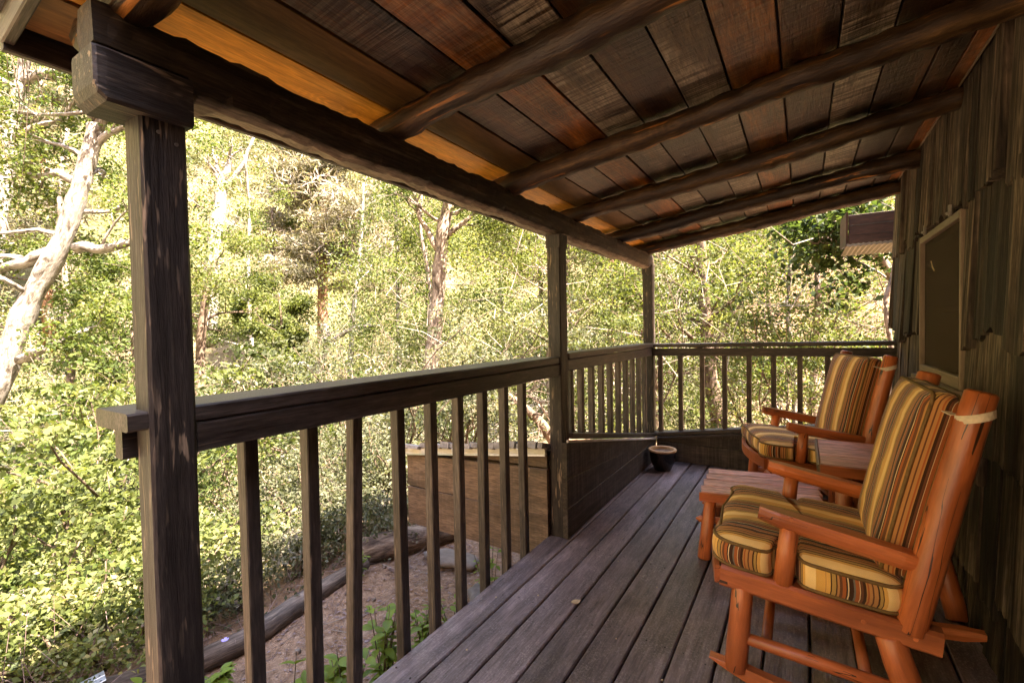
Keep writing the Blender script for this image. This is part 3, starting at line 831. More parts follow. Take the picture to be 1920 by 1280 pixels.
for ri, (zb_, hh) in enumerate(rows_):
    y = 0.35 if ri < 4 else 0.35
    while y < 4.50:
        w = random.uniform(0.08, 0.25)
        if y + w > 4.52: w = max(0.05, 4.52 - y)
        if y < 2.668 < y + w: w = max(0.03, 2.668 - y)
        elif 2.668 <= y < 3.532 < y + w: w = max(0.03, 3.533 - y)
        ym = y + w / 2
        y += w
        z0 = zb_ + random.uniform(-0.02, 0.02) + (random.choice([0, 0, 0, -0.03, -0.06, 0.04, 0.02]))
        h = hh
        if 2.67 < ym < 3.53:             # the window opening
            if zb_ + hh < 0.95: pass
            elif zb_ < 0.9: h = 0.925 - z0
            elif zb_ < 1.6: continue
            else: z0 = max(z0, 1.715)
        if z0 + h > 2.30: h = 2.30 - z0
        o = bpy.data.objects.new('shingle', random.choice(SHM))
        COL.objects.link(o)
        o.parent = cabin
        o.location = Vector((WX - 0.001 - random.uniform(0, 0.005) - 0.003 * (ri % 2), ym, z0)) - corg
        o.scale = (1.0 if random.random() < .8 else 1.5, (w - 0.010) * random.choice([1, -1]), h)
        if o.scale.y < 0: o.scale.y = -o.scale.y
        o.rotation_euler = (random.uniform(-0.02, 0.02), random.uniform(0.0, 0.012), 0)
# window with insect screen
win = MB().bar((WX + 0.012, 2.70, 1.715 - 0.022), (WX + 0.012, 3.505, 1.715 - 0.022), 0.05, 0.044, 0.003).build('window', 'cream', cabin)
for nm, a, b, w, h in (('frame', (WX - 0.022, 2.694, 0.935), (WX - 0.022, 2.694, 1.70), 0.034, 0.016), ('frame', (WX - 0.022, 3.506, 0.935), (WX - 0.022, 3.506, 1.70), 0.034, 0.014)):
    MB().bar(a, b, w, h, 0.003, (0, 1, 0)).build(nm, 'cream', win)
MB().bar((WX - 0.022, 2.709, 1.685), (WX - 0.022, 3.491, 1.685), 0.034, 0.034, 0.003).build('frame', 'cream', win)
MB().bar((WX - 0.022, 2.709, 0.962), (WX - 0.022, 3.491, 0.962), 0.034, 0.055, 0.003).build('frame', 'cream', win)
MB().bar((WX - 0.034, 2.66, 0.922), (WX - 0.034, 3.53, 0.922), 0.075, 0.022, 0.003).build('sill', 'cream', win)
MB().bar((WX - 0.016, 2.709, 1.328), (WX - 0.016, 3.491, 1.328), 0.002, 0.678, 0.0001).build('insect_screen', 'screen', win)
MB().bar((WX + 0.075, 2.66, 1.32), (WX + 0.075, 3.53, 1.32), 0.004, 0.80, 0.0005).build('pane', 'glass', win)
MB().bar((WX + 0.055, 2.93, 0.94), (WX + 0.055, 2.93, 1.71), 0.03, 0.03, 0.002, (0, 1, 0)).build('mullion', 'curtain', win)
MB().bar((WX + 0.055, 2.95, 1.29), (WX + 0.055, 3.52, 1.29), 0.03, 0.03, 0.002).build('mullion', 'curtain', win)
MB().bar((WX + 0.055, 2.70, 1.62), (WX + 0.055, 2.91, 1.62), 0.03, 0.04, 0.002).build('mullion', 'curtain', win)
for y in (2.82, 3.33):
    cl = MB()
    cl.bar((WX - 0.045, y, 1.695), (WX - 0.045, y, 1.745), 0.012, 0.018, 0.002, (0, 1, 0))
    cl.bar((WX - 0.052, y - 0.015, 1.705), (WX - 0.052, y + 0.02, 1.712), 0.01, 0.012, 0.002)
    cl.build('clip', 'iron', win)
lf = MB(); lf.bar((WX - 0.021, 3.25, 1.495), (WX - 0.022, 3.29, 1.52), 0.003, 0.009, 0.001); lf.bar((WX - 0.021, 3.29, 1.52), (WX - 0.024, 3.305, 1.55), 0.003, 0.006, 0.001)
lf.build('stuck_leaf', 'dead_leaf', win)
# eave of the lower roof at the far corner of the cabin
ev = MB().bar((0.365, 5.50, 2.115), (0.80, 5.50, 2.115), 0.03, 0.27, 0.003).build('far_eave', 'redbrown', cabin)
MB().bar((0.350, 5.46, 2.12), (0.350, 6.3, 2.19), 0.016, 0.31, 0.002).build('eave_side', 'redbrown', ev)
cr = MB()
sec_n = 44
V, G, F = [], [], []
for k in range(sec_n + 1):
    x = 0.345 + 0.44 * k / sec_n
    z = 1.975 + 0.006 * math.sin(k * math.pi / 2)
    for (yy, dz) in ((5.46, 0), (5.46, -0.022), (6.2, -0.022), (6.2, 0)):
        V.append((x, yy, z + dz)); G.append((x, yy, dz))
for k in range(sec_n):
    for j in range(4):
        a, b = k * 4 + j, k * 4 + (j + 1) % 4
        F.append((a, b, b + 4, a + 4))
cr.add(V, F, G, False)
cr.build('corrugated_edge', 'iron', ev)
for z in (2.06, 2.15):
    MB().bar((0.37, 5.4845, z), (0.795, 5.4845, z), 0.002, 0.004, 0.0005).build('board_joint', 'wall_core', ev)

# ------------------------------------------------------------------ rocking chairs
CW = 0.60            # between the two side frames
def chair(name, label, loc, psi):
    """local axes: x forward, y towards the chair's right hand (far side), origin under the near front leg"""
    t_ = thing(name, label, 'rocking chair', loc, 'rocking chairs on the porch', math.pi + psi)
    def L(u, v, z): return (u, -v, z)      # the root is turned by 180 degrees + psi
    for sidev in (0.0, CW):
        # rocker: curved runner
        pts = []
        for k in range(17):
            u = 0.085 - 0.905 * k / 16
            c = (u + 0.26) / 0.34
            pts.append(L(u, sidev, 0.024 + 0.044 * c * c * (1.0 if u > -0.26 else 0.45)))
        secs = []
        for k in range(17):
            hh = 0.022 * min(1, 0.12 + min(k, 16 - k) / 2.2)
            secs.append([(-0.017, -hh), (0.017, -hh), (0.019, 0), (0.017, hh), (-0.017, hh), (-0.019, 0)])
        MB().sweep(pts, secs, (0, 0, 1)).build('rocker', 'orange', t_)
        MB().tube([L(0.002, sidev, 0.045), L(-0.006, sidev, 0.15), L(-0.014, sidev, 0.25), L(-0.022, sidev, 0.345)], [0.036, 0.035, 0.034, 0.033], 14, 0.03, True).build('leg', 'orange', t_)
        MB().tube([L(-0.497, sidev, 0.040), L(-0.468, sidev, 0.13), L(-0.437, sidev, 0.22), L(-0.412, sidev, 0.305)], [0.040, 0.040, 0.039, 0.037], 14, 0.03, True).build('leg', 'orange', t_)
        MB().bar(L(0.046, sidev, 0.372), L(-0.530, sidev, 0.315), 0.055, 0.072, 0.010, (0, 0, 1), 6, 0.0008).build('seat_rail', 'orange', t_)
        MB().tube([L(0.0, sidev, 0.165), L(-0.2, sidev, 0.155), L(-0.47, sidev, 0.140)], [0.019, 0.021, 0.019], 10, 0.03, True).build('stretcher', 'orange', t_)
        MB().tube([L(-0.140, sidev, 0.385), L(-0.150, sidev, 0.48), L(-0.160, sidev, 0.570)], [0.029, 0.028, 0.027], 14, 0.02).build('arm_support', 'orange', t_)
        # flat-topped arm with rounded front end
        n = 9
        pts, secs = [], []
        for k in range(n):
            q = k / (n - 1)
            pts.append(L(-0.078 - 0.42 * q, sidev, 0.610 - 0.076 * q))
            wv = 0.030 * (1 if 0 < k < n - 1 else 0.72) * (1 - 0.06 * q)
            ht = 0.034 * (1 if 0 < k < n - 1 else 0.70)
            secs.append([(wv * math.cos(a), -0.004 + ht * math.sin(a)) for a in np.linspace(math.pi, 2 * math.pi, 7)] + [(wv, 0.012), (wv * .86, 0.0195), (-wv * .86, 0.0195), (-wv, 0.012)])
        pts[0] = L(-0.072, sidev, 0.611)
        MB().sweep(pts, secs, (0, 0, 1)).build('armrest', 'orange', t_)
        MB().tube([L(-0.462, sidev, 0.325), L(-0.495, sidev, 0.50), L(-0.540, sidev, 0.72), L(-0.585, sidev, 0.92), L(-0.612, sidev, 1.035)], [0.037, 0.039, 0.039, 0.038, 0.036], 16, 0.05, True).build('back_post', 'orange', t_)
        for u, z in ((-0.35, 0.334), (-0.47, 0.32), (-0.165, 0.605)):
            s_ = -1 if sidev == 0 else 1
            vv = sidev + s_ * (0.029 if z < 0.5 else 0.0305)
            MB().tube([L(u, vv - s_ * 0.004, z), L(u, vv, z)], [0.008, 0.006], 8).build('peg', 'orange', t_)
    for (u, z, r) in ((-0.09, 0.150, 0.017), (-0.36, 0.145, 0.017)):
        MB().tube([L(u, 0.015, z), L(u, CW - 0.015, z)], [r, r], 10, 0.03).build('cross_stretcher', 'orange', t_)
    # bowed front rail, rear rail, two back slats
    pts = []
    for k in range(11):
        v = -0.02 + (CW + 0.04) * k / 10
        pts.append(L(0.052 + 0.045 * math.sin(math.pi * k / 10), v, 0.372))
    MB().sweep(pts, [(-0.012, -0.03), (0.012, -0.03), (0.014, 0), (0.012, 0.03), (-0.012, 0.03)], (0, 0, 1)).build('front_rail', 'orange', t_)
    MB().bar(L(-0.49, 0.02, 0.322), L(-0.49, CW - 0.02, 0.322), 0.05, 0.06, 0.008).build('rear_rail', 'orange', t_)
    MB().bar(L(-0.2, 0.02, 0.375), L(-0.2, CW - 0.02, 0.375), 0.42, 0.012, 0.003).build('seat_board', 'orange', t_)
    for (u, z) in ((-0.598, 0.965), (-0.50, 0.52), (-0.55, 0.75)):
        MB().tube([L(u, 0.0, z), L(u - .01, CW / 2, z), L(u, CW, z)], [0.020, 0.022, 0.020], 10).build('back_rung', 'orange', t_)
    # ---- seat cushion: rounded outline with a notch at each arm support
    out = []
    half = CW / 2 + 0.022
    uf, ub = 0.060, -0.455
    def arc(cu, cv, ru, rv, a0, a1, n):
        return [(cu + ru * math.cos(a), cv + rv * math.sin(a)) for a in np.linspace(a0, a1, n)]
    side = []
    side += arc(uf - 0.07, half - 0.07, 0.085, 0.07, 0.0, math.pi / 2, 7)
    side += [(-0.075, half), (-0.095, half - 0.008), (-0.106, half - 0.030), (-0.108, half - 0.058)]
    side += [(-0.184, half - 0.058), (-0.186, half - 0.030), (-0.197, half - 0.008), (-0.217, half), (-0.30, half + 0.004)]
    side += arc(ub + 0.06, half - 0.06, 0.06, 0.06, math.pi / 2, math.pi, 6)
    front = [(uf + 0.018 - 0.004 * abs(k), 0.05 * k) for k in (-4, -2.7, -1.3, 0, 1.3, 2.7, 4)]
    right = [(a, -b) for a, b in reversed(side)]
    ring = front + side + [(ub - 0.004, half * k) for k in (0.5, 0.0, -0.5)] + right
    tiltz = lambda u: 0.410 + 0.085 * u          # cushion bottom follows the seat
    def cushion(t_, ring, place, thick, dome, wall_gc, top_gc, part, cen):
        mb = MB()
        N = len(ring)
        cu, cv = cen
        def ring_at(s, w): return [place(cu + (a - cu) * s, cv + (b - cv) * s, w) for a, b in ring]
        # wall with a bulge
        lev = [(0.985, 0.0), (1.012, 0.25), (1.02, 0.5), (1.012, 0.78), (0.99, 1.0)]
        V, G, F = [], [], []
        per = [0.0]
        for i in range(1, N + 1):
            a, b = ring[i % N], ring[i - 1]
            per.append(per[-1] + math.hypot(a[0] - b[0], a[1] - b[1]))
        for (s, q) in lev:
            pr_ = ring_at(s, q * thick); pr_.append(pr_[0])
            for i, p in enumerate(pr_): V.append(p); G.append(wall_gc(per[i], ring[i % N], q * thick))
        for k in range(len(lev) - 1):
            for i in range(N):
                a = k * (N + 1) + i
                F.append((a, a + 1, a + N + 2, a + N + 1))
        mb.add(V, F, G, True)
        for (up_, base) in ((1, thick), (-1, 0.0)):
            V, G, F = [], [], []
            rr = [(0.99, 0.0), (0.94, 0.42), (0.84, 0.72), (0.68, 0.90), (0.48, 0.98), (0.25, 1.0)]
            for (s, q) in rr:
                for (a, b) in ring:
                    u_, v_ = cu + (a - cu) * s, cv + (b - cv) * s
                    V.append(place(u_, v_, base + up_ * dome * q * (1 if up_ > 0 else 0.25) + 0.0025 * noise1(u_ * 19 + v_ * 13, 2))); G.append(top_gc(u_, v_))
            V.append(place(cu, cv, base + up_ * dome * (1 if up_ > 0 else .25))); G.append(top_gc(cu, cv))
            for k in range(len(rr) - 1):
                for i in range(N):
                    a, b = k * N + i, k * N + (i + 1) % N
                    F.append((a, b, b + N, a + N))
            for i in range(N): F.append(((len(rr) - 1) * N + i, (len(rr) - 1) * N + (i + 1) % N, len(V) - 1))
            if up_ < 0: F = [f[::-1] for f in F]
            mb.add(V, F, G, True)
        o = mb.build(part, 'stripe', t_)
        for w in (thick, 0.0):
            pr_ = ring_at(0.995, w); pr_.append(pr_[0])
            MB().tube(pr_, 0.0055, 6).build('piping', 'piping', o)
        return o
    place = lambda u, b, w: L(u, CW / 2 + b, tiltz(u) + w)
    cushion(t_, ring, place, 0.078, 0.034, lambda p, ab, w: (w, p + 0.03, 0), lambda u, b: (u, b + 0.015, 0), 'seat_cushion', (-0.20, 0.0))
    # ---- back cushion leaning on the posts
    bh, bw, bl = 0.0, 0.262, 0.575
    ang = math.atan2(0.135, 0.66)
    ring2 = []
    c = 0.035
    for (a0, s1, s2, e0) in ((0, 1, 1, 0), (1, -1, 1, 0), (2, -1, -1, 0), (3, 1, -1, 0)):
        cxx, cyy = s1 * (bw - c), s2 * (bl / 2 - c)
        for a in np.linspace(a0 * math.pi / 2, (a0 + 1) * math.pi / 2, 5): ring2.append((cxx + c * math.cos(a), cyy + c * math.sin(a)))
        nx = [(-1, 1), (-1, -1), (1, -1), (1, 1)][a0]
        tx, ty = nx[0] * (bw - c), nx[1] * (bl / 2 - c)
        px, py = ring2[-1]
        ex, ey = (tx, py) if a0 in (0, 2) else (px, ty)
        for q in (0.2, 0.4, 0.6, 0.8): ring2.append((px + (ex - px) * q, py + (ey - py) * q))
    def place2(a, b, w):
        s = b + bl / 2
        bow = 0.020 * math.sin(math.pi * s / bl)
        wv = w - 0.012 * (s / bl - .5)
        u = -0.462 - s * math.sin(ang) + wv * math.cos(ang) + bow * 0.3
        z = 0.447 + s * math.cos(ang) + wv * math.sin(ang)
        return L(u, CW / 2 - a, z)
    def wg(p, ab, w):
        nx_ = max(-1, min(1, ab[0] / (bw - 0.001)))
        edge = 1.0 if abs(ab[0]) > bw - c * 0.7 else 0.0
        return (w, ab[0] + (0.0 if not edge else math.copysign(0.16 - w, ab[0])), 0)
    cushion(t_, ring2, place2, 0.062, 0.030, wg, lambda a, b: (b, a, 0), 'back_cushion', (0.0, 0.0))
    # ties round the posts
    for sidev in (0.0, CW):
        pts = [L(-0.597 + 0.0405 * math.cos(a), sidev + 0.0405 * math.sin(a), 0.967 - 0.012 * math.cos(a)) for a in np.linspace(0, 2 * math.pi, 17)]
        MB().sweep(pts, [(-0.0015, -0.011), (0.0015, -0.011), (0.0015, 0.011), (-0.0015, 0.011)], (0, 0, 1), cap=False).build('tie', 'strap', t_)
        i_ = -1 if sidev else 1
        MB().bar(L(-0.556, sidev + i_ * 0.01, 0.965), L(-0.535, sidev + i_ * 0.055, 0.975), 0.02, 0.003, 0.001, (0, 0, 1)).build('tie', 'strap', t_)
    return t_
chair('rocking_chair', 'terracotta rocking chair with striped cushions, nearest to the camera', (-0.200, 1.746, 0.0), R(0.5))
def copy_tree(o, parent=None):
    c = o.copy(); COL.objects.link(c); c.parent = parent
    for ch in list(o.children): copy_tree(ch, c)
    return c
near_chair = [o for o in bpy.data.objects if o.name == 'rocking_chair'][0]
far_chair = copy_tree(near_chair)
far_chair.location = (-0.154, 3.296, 0.0)
far_chair.rotation_euler = (0, 0, math.pi + R(16.75))
far_chair['label'] = 'terracotta rocking chair with striped cushions by the far railing, behind the side table'

# ------------------------------------------------------------------ footstool and side table
st = thing('footstool', 'low terracotta log footstool with worn pinkish plank top between the chairs', 'footstool', (-0.2, 2.87, 0))
stA = R(11)
def S(u, v, z):
    return (-0.472 + u * math.cos(stA) - v * math.sin(stA) * 0.25, 2.625 + u * math.sin(stA) + v, z)
for (v0, v1) in ((0.0, 0.118), (0.1205, 0.236), (0.2385, 0.348), (0.3505, 0.455)):
    vm = (v0 + v1) / 2
    MB().bar(S(0, vm, 0.336 + random.uniform(-.002, .002)), S(0.56, vm, 0.336), v1 - v0, 0.028, 0.004, (0, 0, 1), 8, 0.0014).build('top_plank', 'orange_top', st)
MB().bar(S(-0.002, -0.008, 0.325), S(0.562, -0.008, 0.325), 0.012, 0.046, 0.003).build('apron', 'orange', st)
MB().bar(S(0.0, 0.462, 0.325), S(0.56, 0.462, 0.325), 0.012, 0.046, 0.003).build('apron', 'orange', st)
MB().bar(S(0.05, 0.01, 0.308), S(0.05, 0.45, 0.308), 0.05, 0.028, 0.003).build('batten', 'orange', st)
MB().bar(S(0.51, 0.01, 0.308), S(0.51, 0.45, 0.308), 0.05, 0.028, 0.003).build('batten', 'orange', st)
for (u, v, du, dv) in ((0.05, 0.03, -0.03, -0.055), (0.05, 0.425, -0.02, 0.07), (0.51, 0.03, 0.03, -0.05), (0.51, 0.425, 0.03, 0.05)):
    MB().tube([S(u + du, v + dv, 0.001), S(u + du * .5, v + dv * .5, 0.15), S(u, v, 0.30)], [0.032, 0.032, 0.029], 12, 0.03, True).build('leg', 'orange', st)
for v in (0.10, 0.36):
    MB().tube([S(-0.035, v, 0.165), S(-0.012, v, 0.165), S(0.28, v, 0.165), S(0.56, v, 0.165)], [0.004, 0.018, 0.020, 0.018], 10).build('stretcher', 'orange', st)

tb = thing('side_table', 'terracotta side table with three plank top between the two rocking chairs', 'table', (0.3, 2.99, 0))
for (v0, v1) in ((2.700, 2.893), (2.896, 3.090), (3.093, 3.285)):
    MB().bar((0.068, (v0 + v1) / 2, 0.536 + random.uniform(-.001, .001)), (0.535, (v0 + v1) / 2, 0.536), v1 - v0, 0.028, 0.003, (0, 0, 1), 6, 0.0006).build('top_plank', 'orange_top', tb)
MB().bar((0.066, 2.692, 0.524), (0.537, 2.692, 0.524), 0.014, 0.050, 0.003).build('apron', 'orange', tb)
MB().bar((0.066, 3.293, 0.524), (0.537, 3.293, 0.524), 0.014, 0.050, 0.003).build('apron', 'orange', tb)
MB().bar((0.060, 2.686, 0.524), (0.060, 3.299, 0.524), 0.012, 0.052, 0.003).build('apron', 'cream', tb)
for y in (2.78, 3.2):
    MB().bar((0.09, y, 0.508), (0.51, y, 0.508), 0.06, 0.028, 0.003).build('batten', 'orange', tb)
for (x, y, dx, dy) in ((0.165, 2.80, -0.0, -0.06), (0.165, 3.19, -0.02, 0.07), (0.445, 2.80, 0.09, -0.24), (0.445, 3.19, 0.05, 0.05)):
    MB().tube([(x + dx, y + dy, 0.001), (x + dx * .5, y + dy * .5, 0.25), (x, y, 0.50)], [0.038, 0.038, 0.034], 14, 0.03, True).build('leg', 'orange', tb)
MB().tube([(0.155, 2.77, 0.2), (0.15, 3.22, 0.2)], 0.02, 10).build('stretcher', 'orange', tb)
MB().tube([(0.16, 3.0, 0.2), (0.49, 3.0, 0.2)], 0.02, 10).build('stretcher', 'orange', tb)

# ------------------------------------------------------------------ pot and small things on the deck
pot = thing('flower_pot', 'small black glazed flower pot with tan rim in the deck corner', 'pot', (-1.035, 4.085, 0))
MB().lathe([(0.001, 0.001), (0.066, 0.001), (0.072, 0.012), (0.100, 0.08), (0.107, 0.13), (0.106, 0.150), (0.111, 0.157), (0.113, 0.165)], (-1.035, 4.085, 0), 32).build('pot_body', 'pot_glaze', pot)
MB().lathe([(0.113, 0.165), (0.117, 0.169), (0.118, 0.177), (0.113, 0.183), (0.097, 0.183), (0.093, 0.177), (0.093, 0.140)], (-1.035, 4.085, 0), 32).build('rim', 'pot_rim', pot)
MB().lathe([(0.093, 0.156), (0.05, 0.161), (0.001, 0.159)], (-1.035, 4.085, 0), 32).build('soil', 'pot_soil', pot)

def flat_leaf(name, label, loc, size, rot, mat, cat='leaf', curl=0.25, group=None):
    n = 7
    V, G, F = [], [], []
    for k in range(n):
        q = k / (n - 1)
        w = 0.36 * math.sin(math.pi * min(1, q * 0.96 + 0.03)) ** 0.8
        for s_ in (-1, 0, 1):
            V.append(((q - .5) * size, s_ * w * size, size * (curl * (q - .5) ** 2 * 2 + 0.22 * abs(s_) * w) + 0.002)); G.append((q, s_, 0))
    for k in range(n - 1):
        for j in range(2):
            a = k * 3 + j
            F.append((a, a + 3, a + 4, a + 1))
    mb = MB(); mb.add(V, F, G, True)
    me = mb.mesh(name); me.materials.append(M[mat])
    o = bpy.data.objects.new(name, me); COL.objects.link(o)
    sol = o.modifiers.new('thickness', 'SOLIDIFY'); sol.thickness = 0.0012
    o.location = loc; o.rotation_euler = (0, 0, rot)
    return tag(o, label, cat, group)
flat_leaf('fallen_leaf', 'pale dry leaf lying in a gap of the deck boards', (-0.868, 1.898, 0.002), 0.045, 0.9, 'dead_leaf')
for k, (x, y) in enumerate([(-1.04, 1.86), (-0.83, 2.35), (-0.59, 2.2), (-1.10, 1.40), (-0.42, 1.62), (-0.71, 3.02), (-0.98, 2.9), (-0.33, 2.42), (-0.63, 1.75), (-1.2, 1.75), (-0.9, 2.62), (-0.52, 3.4)]):
    flat_leaf('leaf_crumb', 'tiny pale crumb of dry leaf scattered on the deck', (x, y, 0.0025), random.uniform(0.006, 0.013), random.uniform(0, 6), 'dead_leaf', 'leaf crumb', 0.3, 'leaf crumbs on the deck')

# ------------------------------------------------------------------ beside the deck: logs, stones, plate
def gz(x, y): return float(ground_z(x, y))
lg = thing('edging_log', 'long weathered grey log edging the red soil below the railing', 'log', (-2.68, 1.3, gz(-2.68, 1.3)))
pts = [(-2.86 + 0.085 * k + 0.02 * noise1(k * 1.3, 4), 0.30 + 0.27 * k, gz(-2.72, .3 + .27 * k) + 0.035 + 0.012 * noise1(k, 2)) for k in range(8)]
pts = [(min(p[0], -2.60 - 0.02 * math.sin(i)), p[1], p[2]) for i, p in enumerate(pts)]
MB().tube(pts, [0.064, 0.068, 0.066, 0.064, 0.06, 0.058, 0.056, 0.052], 12, 0.22).build('log_trunk', 'bark_log', lg)
pts = [(-2.79, 0.75, gz(-2.7, .75) + 0.03), (-2.62, 1.25, gz(-2.6, 1.25) + 0.03), (-2.54, 1.7, gz(-2.55, 1.7) + 0.025)]
MB().tube(pts, [0.028, 0.034, 0.02], 9, 0.15).build('split_slab', 'bark_log', lg)
lg2 = thing('edging_log', 'short dark log end under the corner of the plank bin', 'log', (-2.6, 2.65, gz(-2.6, 2.65)))
MB().tube([(-2.70, 2.22, gz(-2.65, 2.3) + 0.075), (-2.58, 2.55, gz(-2.6, 2.5) + 0.085), (-2.44, 2.95, gz(-2.5, 2.9) + 0.08)], [0.10, 0.105, 0.095], 14, 0.10).build('log_trunk', 'bark_brown', lg2)

def stone(name, label, loc, size, mat, seed):
    rs = random.Random(seed)
    V, F, G = [], [], []
    nu, nv = 22, 8
    for i in range(nv + 1):
        ph = math.pi * i / nv
        for j in range(nu):
            th = 2 * math.pi * j / nu
            r = 1 + 0.16 * math.sin(th * 2 + seed) + 0.10 * math.sin(th * 5 + seed * 2 + ph) + rs.uniform(-.05, .05)
            sz = math.copysign(abs(math.cos(ph)) ** 0.6, math.cos(ph))
            p = (loc[0] + size[0] * r * math.sin(ph) ** .7 * math.cos(th), loc[1] + size[1] * r * math.sin(ph) ** .7 * math.sin(th), loc[2] + size[2] * sz)
            V.append(p); G.append(p)
    for i in range(nv):
        for j in range(nu):
            a, b = i * nu + j, i * nu + (j + 1) % nu
            F.append((a, a + nu, b + nu, b))
    mb = MB(); mb.add(V, F, G, True)
    me = mb.mesh(name, loc); me.materials.append(M[mat])
    o = bpy.data.objects.new(name, me); COL.objects.link(o); o.location = loc
    return tag(o, label, 'stone')
stone('flat_stone', 'pale flat stone slab on the soil below the plank bin', (-2.16, 2.60, gz(-2.16, 2.6) + 0.05), (0.20, 0.12, 0.03), 'stone', 1)
stone('flat_stone', 'dark grey stone tucked against the deck below the plank bin', (-1.66, 2.30, gz(-1.66, 2.3) + 0.03), (0.13, 0.09, 0.05), 'stone_dark', 4)
plate = thing('metal_plate', 'galvanised punched metal plate lying on the log beside the near post', 'metal plate', (-2.73, 0.83, -0.3))
pz = gz(-2.73, .8) + 0.115
for k in (0, 1):
    px_, py_ = -2.735 + 0.044 * k, 0.665 - 0.009 * k
    MB().bar((px_, py_, pz), (px_ + 0.026, py_ + 0.125, pz + 0.02), 0.042, 0.004, 0.001, (0, 0, 1)).build('strip', 'metal', plate)
    for (q, s_) in ((0.15, -.4), (0.4, .3), (0.6, -.35), (0.85, .35)):
        MB().lathe([(0.0045, 0), (0.0001, 0.0004)], (px_ + 0.026 * q + 0.025 * s_, py_ + 0.125 * q, pz + 0.02 * q + 0.0028), 10).build('hole', 'hole', plate)

# weeds along the deck edge: every leaf its own piece
def weed_leaf_mesh(kind):
    V, G, F = [], [], []
    n = 6
    for k in range(n):
        q = k / (n - 1)
        w = (0.30 if kind == 0 else 0.22) * math.sin(math.pi * (q * .93 + .05)) ** .9
        for s_ in (-1, 0, 1):
            V.append((q, s_ * w, 0.10 * abs(s_) * w / .3 - 0.28 * q * q + 0.10 * q)); G.append((q, s_, 0))
    for k in range(n - 1):
        for j in range(2): a = k * 3 + j; F.append((a, a + 3, a + 4, a + 1))
    me = bpy.data.meshes.new('leaf')
    me.from_pydata(V, [], F)
    at = me.attributes.new('rnd', 'FLOAT', 'POINT'); at.data.foreach_set('value', np.full(len(V), 0.45, np.float32))
    me.polygons.foreach_set('use_smooth', [True] * len(F))
    me.materials.append(M['weed'])
    return me
WL = [weed_leaf_mesh(0), weed_leaf_mesh(1)]
def weed(label, x, y, n_stem, height, lsize, spread=0.12):
    z0 = gz(x, y)
    t_ = thing('weed_plant', label, 'weed', (x, y, z0), 'weeds along the deck edge')
    for s_ in range(n_stem):
        a = random.uniform(0, 2 * math.pi); h = height * random.uniform(.55, 1.1); sp = spread * random.uniform(.3, 1)
        dirx, diry = math.cos(a) * sp, math.sin(a) * sp
        if x + dirx > -1.36: dirx = -abs(dirx)
        pts = [(x + dirx * q, y + diry * q, z0 - 0.01 + h * q - 0.10 * h * q * q) for q in (0, .35, .7, 1)]
        MB().tube(pts, [0.0032, 0.003, 0.0025, 0.0015], 5).build('stem', 'twig_dark', t_)
        k = 0
        q = 0.25
        while q <= 1.0:
            p = Vector(pts[0]).lerp(Vector(pts[3]), q)
            p.z = z0 - 0.01 + h * q - .1 * h * q * q
            for sgn in (0, math.pi):
                o = bpy.data.objects.new('leaf', random.choice(WL)); COL.objects.link(o); o.parent = t_
                o.location = p - Vector((x, y, z0))
                ls = lsize * random.uniform(.65, 1.15) * (1 - 0.25 * q)
                o.scale = (ls, ls, ls)
                ang_ = a + k * 1.57 + sgn + random.uniform(-.3, .3)
                if p.x + math.cos(ang_) * ls > -1.34 and p.z < 0.03: ang_ = math.pi - ang_
                o.rotation_euler = (random.uniform(-.4, .4), random.uniform(-.55, .1), ang_)
            k += 1
            q += random.uniform(.17, .26)
ws = [(-1.64, 1.00, 11, .44, .115, 'large leafy weed at the deck edge nearest to the camera'), (-1.58, 1.22, 9, .44, .095, 'leafy weed between the deck edge and the fourth baluster'),
      (-1.62, 1.45, 9, .44, .08, 'tall leafy weed leaning behind the fifth baluster'), (-1.60, 1.70, 7, .40, .07, 'leafy weed behind the sixth baluster at the deck edge'),
      (-1.62, 1.93, 4, .40, .055, 'upright weed between the seventh and eighth balusters'), (-1.56, 2.22, 4, .45, .062, 'last upright weed before the middle post'),
      (-1.70, 0.82, 9, .42, .10, 'leafy weed low between the second and third balusters'),
      (-2.40, 1.10, 6, .19, .075, 'low spreading weed with a lilac flower beside the grey log'), (-2.52, 2.05, 5, .24, .05, 'thin weed growing against the log near the plank bin'),
      (-2.50, 0.78, 5, .17, .09, 'broad leaved weed beside the log left of the first baluster')]
for (x, y, n, h, l, lab) in ws: weed(lab, x, y, n, h, l)
fl = MB()
for k in range(5):
    a = k * 1.257
    fl.bar((-2.44, 1.18, gz(-2.44, 1.18) + .19), (-2.44 + .016 * math.cos(a), 1.18 + .016 * math.sin(a), gz(-2.44, 1.18) + .196), 0.012, 0.002, 0.0005)
tag(fl.build('flower', 'flower', None), 'small lilac flower above the weed by the log', 'flower')
flat_leaf('fallen_leaf', 'curled dry orange leaf lying on the red soil', (-2.02, 1.03, gz(-2.02, 1.03) + 0.012), 0.075, 2.6, 'orange_leaf', curl=0.8)
flat_leaf('fallen_leaf', 'pale dry leaf lying on the red soil beside the deck', (-1.86, 1.22, gz(-1.86, 1.22) + 0.01), 0.06, 0.6, 'dead_leaf', curl=0.5)

